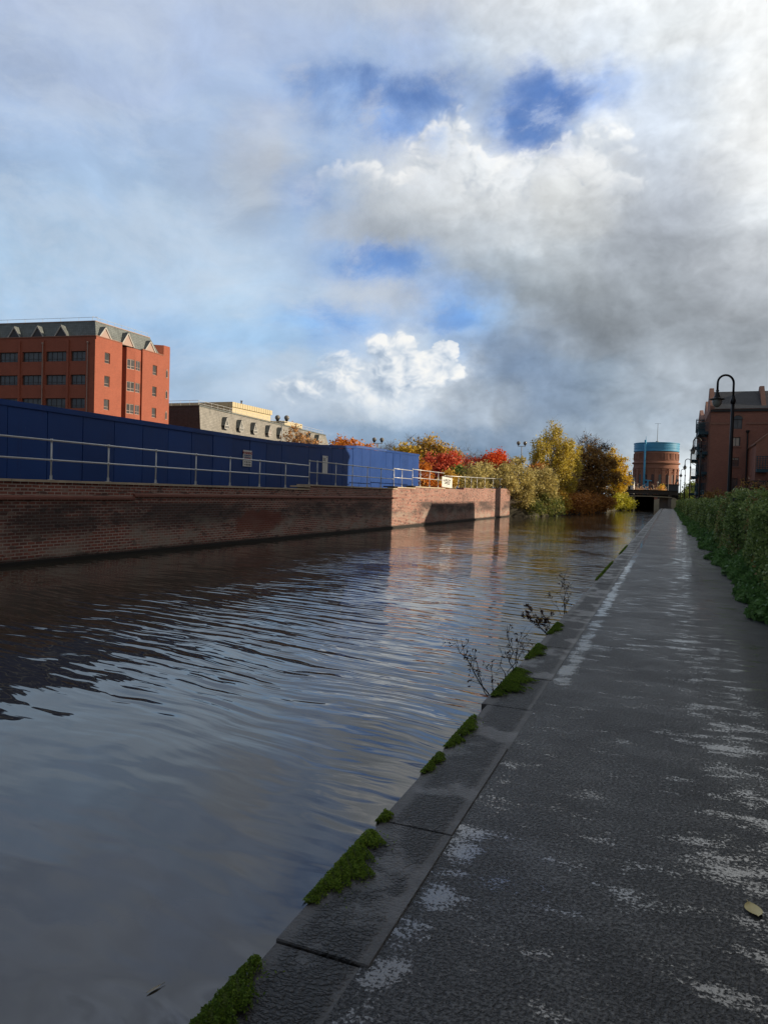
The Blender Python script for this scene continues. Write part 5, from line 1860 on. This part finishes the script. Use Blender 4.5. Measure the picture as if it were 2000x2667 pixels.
tree('scarlet_tree', 'brilliant scarlet tree, brightest of the red trees', 'tree', (-18.0, 79.2, 1.42),
     [(-18.1, 79.2, 5.5, 1.35, 1.3, 1.2), (-18.9, 79.0, 4.6, 1.4, 1.3, 1.1), (-17.3, 79.4, 4.5, 1.1, 1.2, 1.2)], L_rd, BD, 6200, 0.13, 100, 0.30, 23, r0=0.10)
ol = [('olive bush of fine twigs growing over the single rail railing', (-17.2, 66.0), [(-17.2, 65.5, 2.9, 0.8, 2.4, 1.3), (-17.3, 69.5, 3.3, 1.0, 2.4, 1.5)], 5200, 31),
      ('large rounded olive bush overhanging the end of the brick wall', (-16.2, 77.0), [(-16.3, 75.5, 3.4, 1.4, 2.0, 1.7), (-15.6, 79.0, 3.4, 2.0, 2.2, 2.4), (-15.0, 78.6, 1.3, 1.3, 1.6, 1.7)], 9500, 32),
      ('olive bush hanging down to the water below the birch', (-13.9, 85.5), [(-14.0, 85.0, 3.0, 1.7, 2.2, 2.1), (-13.2, 84.6, 1.2, 1.1, 1.8, 1.5)], 7200, 33)]
for lab, (x, y), bl_, n, sd in ol:
    tree('olive_bush', lab, 'bush', (x, y, 0.2), bl_, L_ol, TG, n, 0.105, 150, 0.36, sd, r0=0.06, ntw=5, twl=0.7, twr=0.011, stems=5, elong=2.2, group='olive bushes on the left bank')
tree('reddish_bush', 'dull reddish bush wedged between olive bushes and the birch', 'bush', (-15.2, 89, 0.2),
     [(-15.2, 89, 4.3, 1.2, 1.2, 1.5)], L_br, TG, 2200, 0.12, 50, 0.3, 34, r0=0.05, ntw=6, twl=0.7, twr=0.012, stems=3)
tree('birch_tree', 'tall feathery yellow green birch with drooping twigs, tallest tree by the canal', 'tree', (-13.6, 95.5, 0.2),
     [(-14.5, 96.0, 10.2, 1.2, 1.2, 1.9), (-15.5, 94.6, 8.4, 1.3, 1.3, 1.5), (-13.2, 97.0, 8.2, 1.6, 1.5, 1.7), (-12.2, 98.6, 7.8, 1.3, 1.4, 1.8), (-13.9, 96, 5.6, 2.0, 1.7, 1.9), (-11.7, 99.6, 6.0, 1.0, 1.2, 1.4), (-15.9, 94.2, 6.4, 1.2, 1.3, 1.4), (-12.8, 97.6, 3.6, 1.5, 1.6, 1.5)],
     L_bi, BI, 19000, 0.11, 210, 0.30, 35, r0=0.17, droop=0.75, nlimb=60, ntw=4, twl=0.9, twr=0.014, elong=1.8)
tree('brown_oak', 'broad dark brown oak standing in shadow between the birch and golden tree', 'tree', (-11.6, 116.2, 0.2),
     [(-11.8, 116, 7.6, 2.7, 2.6, 2.3), (-9.6, 116.8, 6.6, 2.2, 2.2, 1.7), (-14.0, 115.4, 6.2, 2.0, 2.2, 2.0), (-11.6, 116, 4.4, 3.4, 2.6, 1.5), (-8.6, 117.2, 5.2, 1.6, 1.8, 1.1), (-12.6, 114.5, 3.4, 2.6, 2.4, 1.9), (-9.6, 117, 3.2, 2.0, 2.4, 1.5)],
     L_oa, BD, 11500, 0.17, 170, 0.42, 36, r0=0.24, nlimb=60, ntw=5, twl=1.0, twr=0.02)
tree('dark_thicket', 'dark brown thicket filling the shade behind the oak and russet bushes', 'bush', (-15, 116, 0.2),
     [(-17, 104, 3.4, 2.6, 4, 3.2), (-16, 114, 3.2, 3, 5, 3.2), (-14.5, 126, 3.2, 3, 5, 3.2), (-12.5, 136, 3.0, 2.4, 5, 3.0), (-14.2, 106, 4.6, 1.8, 3, 3.0)], L_oa, BD, 9000, 0.17, 150, 0.5, 50, r0=0.08, stems=6)
tree('bare_tree', 'bare branched tree poking out above the brown oak', 'tree', (-12.3, 122.5, 0.2),
     [(-12.4, 122.5, 10.0, 2.0, 2, 2.2), (-10.3, 122.8, 9.2, 1.6, 2, 1.7)], L_oa, BD, 500, 0.14, 70, 0.4, 37, r0=0.16, ntw=12, twl=1.2, twr=0.018, nlimb=50)
tree('golden_tree', 'golden yellow tree at the right end of the far bank trees, near the tower', 'tree', (-9.4, 141.8, 0.2),
     [(-9.0, 141.8, 7.0, 1.9, 1.9, 2.6), (-10.4, 141.4, 9.2, 1.4, 1.5, 1.9), (-8.4, 142.2, 5.2, 1.7, 1.7, 2.0), (-9.8, 142, 4.0, 1.8, 1.8, 1.9)], L_go, BK, 8500, 0.17, 130, 0.42, 38, r0=0.15, ntw=3, twl=0.8, twr=0.018)
tree('ivy_bush', 'low bush of ivy and yellow leaves touching the water below the olive bushes', 'bush', (-12.9, 84.0, 0.1),
     [(-12.7, 83.6, 0.9, 1.0, 1.5, 1.2), (-12.3, 86.6, 0.6, 0.9, 1.4, 1.0), (-13.5, 79.6, 0.3, 0.9, 1.8, 0.8)], L_iv, BK, 4600, 0.11, 80, 0.28, 39, r0=0.04, stems=3)
tree('yellow_bush', 'patch of straw yellow foliage low at the waterside left of the russet bushes', 'bush', (-12.4, 88.6, 0.1),
     [(-12.2, 88.6, 1.4, 0.9, 1.3, 1.0), (-11.9, 90.4, 0.5, 0.8, 1.2, 0.8)], L_ye, BK, 2600, 0.11, 50, 0.28, 40, r0=0.04, stems=3)
tree('russet_bush', 'low russet bush at the water under the birch', 'bush', (-11.7, 98.5, 0.1),
     [(-11.4, 97.5, 1.0, 1.2, 2.4, 1.25), (-11.0, 102.0, 0.9, 1.2, 2.2, 1.2)], L_br, BD, 5200, 0.14, 80, 0.34, 41, r0=0.05, stems=3, group='russet bushes at the water')
tree('russet_bush', 'longer russet bush at the water under the brown oak', 'bush', (-10.4, 113, 0.1),
     [(-10.6, 108.5, 1.0, 1.3, 3.0, 1.4), (-9.9, 115.0, 1.1, 1.3, 3.4, 1.4), (-9.4, 121.5, 0.9, 1.2, 3.0, 1.2)], L_br, BD, 7200, 0.155, 110, 0.36, 42, r0=0.05, stems=4, group='russet bushes at the water')
tree('lime_bush', 'lime yellow bush leaning over the water beside the bridge', 'bush', (-8.4, 146, 0.1),
     [(-8.2, 145.6, 1.3, 1.6, 2.4, 1.5), (-7.4, 149.5, 0.6, 1.1, 2.2, 1.3), (-9.3, 139, 1.2, 1.3, 3.0, 1.6)], L_li, BK, 6500, 0.16, 100, 0.38, 43, r0=0.05, stems=4)
tree('dark_shrub', 'mixed green and yellow shrub growing at the foot of the far warehouse end', 'shrub', (3.9, 150, 0),
     [(3.6, 148, 2.4, 1.1, 2.4, 1.8), (4.6, 152, 3.4, 1.6, 2.4, 2.0), (3.4, 154, 1.2, 1.2, 2, 1.4)], L_gr, BD, 5200, 0.16, 90, 0.38, 44, r0=0.07, stems=3)
tree('bare_shrub', 'dark tangled shrub behind the hedge below the warehouse windows', 'shrub', (6.0, 60, 0),
     [(5.6, 60, 2.6, 0.9, 1.2, 0.85), (6.9, 60.5, 2.5, 0.8, 1.0, 0.9), (7.6, 61, 2.3, 0.6, 1, 0.7)], L_oa, BD, 700, 0.10, 50, 0.22, 45, r0=0.04, stems=5, ntw=7, twl=0.6, twr=0.014)
tree('wall_plant', 'brownish creeper at the foot of the warehouse corner', 'shrub', (5.2, 98, 0),
     [(5.4, 100, 1.6, 1.2, 2.4, 1.6), (6.6, 102, 1.2, 1.2, 2.0, 1.4)], L_oa, BD, 2600, 0.13, 60, 0.3, 46, r0=0.04, stems=3)

# dry grass and a small orange bush along the bridge top
g_ = np.random.default_rng(61)
P = np.column_stack([g_.uniform(-7.0, -0.2, 1500), g_.uniform(160.6, 162.5, 1500), 3.0 + np.abs(g_.normal(0, 0.55, 1500))])
kind(leaves('dry_grass', P, 0.10, mat_leaf('dry_grass_blades', [(0.28, 0.14, 0.08), (0.42, 0.24, 0.14), (0.45, 0.30, 0.2)]), None, (-4, 161, 3), elong=5, seed=61), 'stuff')
tree('orange_bush', 'small vivid orange bush on the bridge in front of the dark flat roof', 'bush', (-1.3, 162.2, 2.85),
     [(-1.25, 162.2, 3.9, 0.65, 0.6, 0.75)], mat_leaf('marigold_leaves', [(0.4, 0.15, 0.02), (0.6, 0.25, 0.03), (0.65, 0.33, 0.05)]), BK, 700, 0.13, 24, 0.25, 47, r0=0.04)
g_ = np.random.default_rng(62)
P = np.column_stack([g_.uniform(-58, -44, 160), g_.uniform(52, 60, 160), g_.uniform(5.0, 7.2, 160)])
rd = thing('bare_shoots', 'few pale bare shoots showing just over the hoarding top at the left', 'plant', (-33, 35, 1.42))
b = MB()
for q in range(26):
    s = g_.uniform(-0.2, 1.2)
    p = Vector((-36.5 + 3.6 * s, 33 + 3.5 * s, 1.42))
    h = g_.uniform(3.6, 4.75)
    b.tube([p, p + Vector((g_.normal() * .08, g_.normal() * .08, h * 0.6)), p + Vector((g_.normal() * .18, g_.normal() * .18, h))], [0.03, 0.02, 0.008], 4, cap=False)
b.build('stems', mat('straw_stem', (0.36, 0.24, 0.17), 0.8, 0.1), rd)

# ------------------------------------------------------------------ hedge and the weeds at its foot
L_he = mat_leaf('hedge_leaves', [(0.020, 0.030, 0.009), (0.052, 0.074, 0.020), (0.095, 0.125, 0.035), (0.22, 0.23, 0.09)], 0.3, 0.45, 3.5)
L_we = mat_leaf('weed_leaves', [(0.022, 0.045, 0.014), (0.050, 0.095, 0.026), (0.085, 0.14, 0.040)], 0.3, 0.5, 3.0)
hd = thing('hedge', 'long clipped green hedge running along the right side of the towpath', 'hedge', (2.5, 70, 0))
g_ = np.random.default_rng(71)


def hx(y, z):
    """front of the hedge: leans out at the foot, bulges here and there"""
    return 1.62 + 0.10 * np.sin(y * 0.83) + 0.07 * np.sin(y * 2.1 + 1) + 0.05 * np.sin(z * 4 + y * 1.3) + np.where(y > 60, (y - 60) * 0.002, 0)


def hz(y):
    return np.where(y < 22.5, 1.75, 1.62) + 0.05 * np.sin(y * 1.7) + 0.04 * np.sin(y * 0.61 + 2)


HP = []
for y0, y1, per, top in ((4, 26, 1500, 900), (26, 55, 620, 420), (55, 100, 260, 190), (100, 157, 120, 90)):
    n = int((y1 - y0) * per)
    y, z = g_.uniform(y0, y1, n), g_.uniform(0.05, 1, n) ** 0.9
    zz = z * hz(y)
    x = hx(y, zz) + np.abs(g_.normal(0, 0.10, n)) - 0.07 + np.maximum(0, zz - 1.5) * 0.6
    HP.append(np.column_stack([x, y, zz]))
    n = int((y1 - y0) * top)
    y = g_.uniform(y0, y1, n)
    x = hx(y, 1.9) + g_.uniform(0.0, 1.8, n)
    HP.append(np.column_stack([x, y, hz(y) + g_.normal(0, 0.05, n) + 0.04 * np.sin(x * 5)]))
HP = np.concatenate(HP)
near = HP[:, 1] < 26
mid = (HP[:, 1] >= 26) & (HP[:, 1] < 55)
leaves('foliage', HP[near], 0.05, L_he, hd, elong=1.5, seed=72)
leaves('foliage', HP[mid], 0.065, L_he, hd, elong=1.4, seed=73)
leaves('foliage', HP[~near & ~mid], 0.12, L_he, hd, elong=1.3, seed=74)
# withered leaves in drifts and stray shoots along the top
k_ = near & (np.sin(HP[:, 1] * 2.3 + np.sin(HP[:, 2] * 5) * 1.5) + np.sin(HP[:, 1] * 0.9 + HP[:, 2] * 3 + 1) > 0.7) & (g_.uniform(0, 1, len(HP)) < 0.28)
leaves('withered_leaves', HP[k_] + g_.normal(0, 0.02, (int(k_.sum()), 3)) - np.array([0.015, 0, 0]), 0.042, mat_leaf('withered_hedge_leaves', [(0.07, 0.045, 0.02), (0.14, 0.09, 0.035), (0.22, 0.17, 0.06)], 0.3, 0.5, 2.6), hd, elong=1.6, seed=76)
SP = []
b = MB()
for q in range(150):
    y = float(g_.uniform(8, 45))
    x = float(hx(y, 1.9) + g_.uniform(0.05, 1.2))
    p0 = Vector((x, y, float(hz(y)) - 0.05))
    e = Vector((g_.normal() * 0.05, g_.normal() * 0.06, g_.uniform(0.08, 0.26)))
    b.tube([p0, p0 + e * 0.6, p0 + e], [0.004, 0.003, 0.002], 4, cap=False)
    for s in np.linspace(0.4, 1.0, 5):
        SP.append(tuple(p0 + e * s + Vector((g_.normal() * .015, g_.normal() * .015, 0))))
b.build('shoots', M['bark_d'], hd)
leaves('shoot_leaves', np.array(SP), 0.045, L_he, hd, elong=1.7, seed=77)
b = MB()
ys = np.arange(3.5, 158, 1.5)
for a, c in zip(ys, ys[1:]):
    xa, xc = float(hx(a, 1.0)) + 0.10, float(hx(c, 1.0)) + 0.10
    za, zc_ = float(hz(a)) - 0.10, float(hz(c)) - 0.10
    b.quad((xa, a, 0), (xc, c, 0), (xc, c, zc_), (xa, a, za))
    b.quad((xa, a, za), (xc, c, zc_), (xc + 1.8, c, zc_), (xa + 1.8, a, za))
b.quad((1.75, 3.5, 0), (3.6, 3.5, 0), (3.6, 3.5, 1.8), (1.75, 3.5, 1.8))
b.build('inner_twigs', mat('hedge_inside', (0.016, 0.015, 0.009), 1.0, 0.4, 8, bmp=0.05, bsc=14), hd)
WP = []
for y0, y1, per in ((3.5, 26, 1500), (26, 55, 560), (55, 100, 220), (100, 156, 90)):
    n = int((y1 - y0) * per)
    y = g_.uniform(y0, y1, n)
    out = 0.40 + 0.09 * np.sin(y * 1.25) + 0.07 * np.sin(y * 2.9 + 1) + 0.05 * np.sin(y * 7)
    r_ = g_.uniform(0, 1, n)
    x = hx(y, 0.2) + 0.06 - r_ * np.maximum(0.1, out)
    z = (1 - r_ * 0.85) * (0.55 + 0.22 * np.sin(y * 1.9)) * g_.uniform(0.05, 1, n) + 0.01
    WP.append(np.column_stack([x, y, z]))
WP = np.concatenate(WP)
s_ = np.where(WP[:, 1] < 26, 0.050, np.where(WP[:, 1] < 55, 0.085, 0.15))
kind(leaves('weeds', WP, s_, L_we, None, (1.5, 60, 0), elong=1.6, seed=75), 'stuff')

# ------------------------------------------------------------------ moss on the kerb
L_mo = mat_leaf('moss', [(0.016, 0.030, 0.005), (0.048, 0.075, 0.010), (0.10, 0.135, 0.018)], 0.3, 0.8, 4.0)
M['moss_base'] = mat('moss_cushion', (0.09, 0.13, 0.016), 0.95, 0.4, 25, bmp=0.02, bsc=120)
moss = [(1.55, 2.06, 0.13, 'thick moss cushion on the kerb in the bottom foreground'),
        (2.40, 3.06, 0.17, 'biggest moss cushion on the kerb, above the foreground one'),
        (3.14, 3.27, 0.05, 'tiny scrap of moss on the kerb just beyond the biggest cushion'),
        (3.80, 4.16, 0.08, 'thin moss strip on the kerb edge below the bare twigs, nearer one'),
        (4.25, 4.98, 0.10, 'long thin moss strip on the kerb edge right below the bare twigs'),
        (5.52, 6.55, 0.27, 'wide moss mat reaching across the kerb beside the large bare twigs'),
        (6.95, 7.75, 0.16, 'moss mat on the kerb between the two clumps of twigs'),
        (8.35, 9.2, 0.13, 'moss at the foot of the brown leafy twigs'),
        (14.3, 19.0, 0.045, 'long moss strip along the far kerb edge'),
        (21.5, 26.0, 0.04, 'farthest faint moss strip along the kerb edge')]
for a, c, w, lab in moss:
    t = thing('moss_cushion', lab, 'moss', (-1.22, (a + c) / 2, 0), 'moss cushions along the kerb')
    near_ = a < 9
    n = int((52000 if near_ else 5200) * (c - a) * (w + 0.10) * 1.6)
    y = g_.uniform(a, c, n)
    v = (y - (a + c) / 2) / ((c - a) / 2)
    s = g_.uniform(-0.075, w, n)                       # distance in from the kerb edge; negative hangs over it
    edge_ = w * np.clip(1 - v ** 2, 0, 1) ** 0.6 * (0.66 + 0.20 * np.sin(y * 19 + a * 3) + 0.14 * np.sin(y * 47 + 1) + 0.12 * np.sin(y * 83 + s * 60))
    hang = 0.075 * (1 - v ** 2) * (0.6 + 0.3 * np.sin(y * 31) + 0.25 * np.sin(y * 67 + 2))
    keep = (s < edge_ + g_.normal(0, 0.006, n) + (g_.uniform(0, 1, n) < 0.05) * g_.exponential(0.035, n)) & (-s < hang)
    y, s, v, edge_ = y[keep], s[keep], v[keep], edge_[keep]
    x = -1.237 + np.maximum(s, 0) - np.where(s < 0, 0.012, 0)
    body = np.clip(1 - s / np.maximum(edge_, 0.01), 0, 1) ** 0.5 * np.clip(1 - v ** 2, 0, 1) ** 0.4
    z = np.where(s < 0, s * 1.0 + 0.012, 0.008 + 0.024 * body * (0.8 + 0.35 * np.sin(y * 90 + s * 120))) + g_.uniform(0, 0.007, len(y))
    leaves('moss_fronds', np.column_stack([x, y, z]), 0.0055 if near_ else 0.02, L_mo, t, elong=2.0, seed=int(a * 100))
    mb = MB()
    nj = 40
    for j in range(nj):
        y0, y1 = a + (c - a) * j / nj, a + (c - a) * (j + 1) / nj
        ym = (y0 + y1) / 2
        vv = (ym - (a + c) / 2) / ((c - a) / 2)
        e = w * max(0, 1 - vv ** 2) ** 0.6 * (0.48 + 0.20 * math.sin(ym * 19 + a * 3) + 0.14 * math.sin(ym * 47 + 1))
        bd = max(0.0, 1 - vv ** 2) ** 0.4
        e = max(e, 0.008)
        xs_ = [-1.250, -1.240, -1.237 + e * 0.3, -1.237 + e * 0.75, -1.237 + e]
        zs_ = [-0.03 * bd, 0.008 + 0.012 * bd, 0.008 + 0.018 * bd, 0.008 + 0.012 * bd, 0.004]
        for q in range(4):
            mb.quad((xs_[q], y0, zs_[q]), (xs_[q + 1], y0, zs_[q + 1]), (xs_[q + 1], y1, zs_[q + 1]), (xs_[q], y1, zs_[q]))
    mb.build('moss_base', M['moss_base'], t)

# ------------------------------------------------------------------ bare twiggy plants rooted in the kerb
M['stem'] = mat('dark_dead_stem', (0.022, 0.016, 0.014), 0.8, 0.2, 20)
L_dd = mat_leaf('dead_leaves', [(0.022, 0.012, 0.010), (0.055, 0.030, 0.022), (0.10, 0.06, 0.04)], 0.2, 0.7)


def dead_plant(label, base, stems, seed, leafy, lsize):
    g = np.random.default_rng(seed)
    t = thing('dead_plant', label, 'plant', base, 'dead plants rooted in the kerb')
    mb = MB()
    tips = []
    for (dx, dy, dz, r0) in stems:
        p0 = Vector(base) + Vector((g.normal() * 0.02, g.normal() * 0.03, 0))
        d = Vector((dx, dy, dz))
        pts = [p0 + d * s + Vector((g.normal(), g.normal(), g.normal())) * 0.018 * (s > 0) for s in np.linspace(0, 1, 8)]
        mb.tube(pts, [r0 * (1 - 0.7 * s) for s in np.linspace(0, 1, 8)], 5, cap=False)
        L = d.length
        for q in range(int(9 * L / 0.4)):
            s = g.uniform(0.25, 1.0)
            k = min(6, int(s * 7))
            o = pts[k].lerp(pts[k + 1], s * 7 - k)
            e = (d.normalized() * 0.6 + Vector((g.normal(), g.normal(), g.normal())) * 0.55).normalized() * L * g.uniform(0.12, 0.34) * (1.15 - 0.5 * s)
            m = o + e * 0.5 + Vector((0, 0, g.normal() * 0.01))
            mb.tube([o, m, o + e], [r0 * 0.32, r0 * 0.25, r0 * 0.15], 4, cap=False)
            tips += [tuple(m), tuple(o + e), tuple(o + e * 0.75)]
            for _ in range(2):
                f = o + e * g.uniform(0.4, 0.9)
                e2 = (e.normalized() + Vector((g.normal(), g.normal(), g.normal())) * 0.8).normalized() * e.length * 0.45
                mb.tube([f, f + e2], [r0 * 0.18, r0 * 0.1], 3, cap=False)
                tips.append(tuple(f + e2))
    mb.build('stems', M['stem'], t, smooth=True)
    tips = np.array(tips)
    k = g.choice(len(tips), leafy)
    leaves('withered_leaves', tips[k] + g.normal(0, 0.008, (leafy, 3)), lsize, L_dd, t, elong=2.6, seed=seed)
    return t


dead_plant('large bare twiggy plant leaning out over the water from the kerb', (-1.255, 5.60, -0.10),
           [(-0.34, 0.02, 0.48, 0.0062), (-0.22, 0.10, 0.42, 0.005), (-0.10, 0.16, 0.30, 0.004)], 81, 110, 0.013)
dead_plant('upright bare twiggy plant just behind the larger one', (-1.255, 6.25, -0.08),
           [(-0.05, 0.05, 0.50, 0.006), (0.02, 0.50, 0.38, 0.0045), (-0.12, 0.10, 0.30, 0.0045), (0.0, 0.7, 0.30, 0.004)], 82, 90, 0.013)
dead_plant('short bushy brown plant with curled leaves above the moss', (-1.26, 8.65, -0.06),
           [(-0.22, 0.0, 0.30, 0.006), (-0.12, 0.06, 0.30, 0.006), (-0.05, 0.05, 0.27, 0.005), (-0.28, -0.05, 0.20, 0.005), (-0.16, 0.1, 0.16, 0.005)], 83, 200, 0.020)
dead_plant('tall thin dry plant farthest along the kerb', (-1.255, 10.2, -0.04),
           [(0.0, 0.05, 0.62, 0.006), (-0.14, 0.05, 0.50, 0.005), (0.02, 0.35, 0.36, 0.004), (-0.18, 0.0, 0.28, 0.004)], 84, 100, 0.014)

# ------------------------------------------------------------------ fallen leaves
def leaf_mesh(L, w, curl, ang, loc, name, mt_, label):
    mb = MB()
    ca, sa = math.cos(ang), math.sin(ang)
    rows = []
    for j in range(9):
        s = j / 8
        hw = w * math.sin(math.pi * min(1, 0.02 + s * 0.97)) ** 0.75 / 2
        for u in (-1, -0.4, 0.4, 1):
            lx, ly = (s - 0.5) * L, u * hw
            z = loc[2] + curl * (u * u * 0.7 + (2 * s - 1) ** 2 * 0.5)
            rows.append((loc[0] + lx * ca - ly * sa, loc[1] + lx * sa + ly * ca, z))
    mb.v = rows
    for j in range(8):
        for q in range(3):
            i = j * 4 + q
            mb.f.append((i, i + 1, i + 5, i + 4))
    mb.tube([(loc[0] + L * 0.5 * ca, loc[1] + L * 0.5 * sa, loc[2] + curl * .5), (loc[0] + L * 0.72 * ca, loc[1] + L * 0.72 * sa, loc[2] + 0.002)], 0.0012, 5)
    return tag(mb.build(name, mt_, loc=loc, smooth=True), label, 'leaf')


leaf_mesh(0.095, 0.064, 0.006, R(105), (0.374, 3.10, 0.004), 'fallen_leaf', mat('pale_yellow_leaf', (0.80, 0.66, 0.30), 0.5, 0.15, 60), 'pale yellow leaf lying on the dark towpath at the right edge')
leaf_mesh(0.075, 0.016, 0.002, R(72), (-1.995, 2.47, -0.594), 'floating_leaf', mat('dry_willow_leaf', (0.36, 0.31, 0.22), 0.6, 0.1, 60), 'narrow dry leaf floating on the water at the bottom')
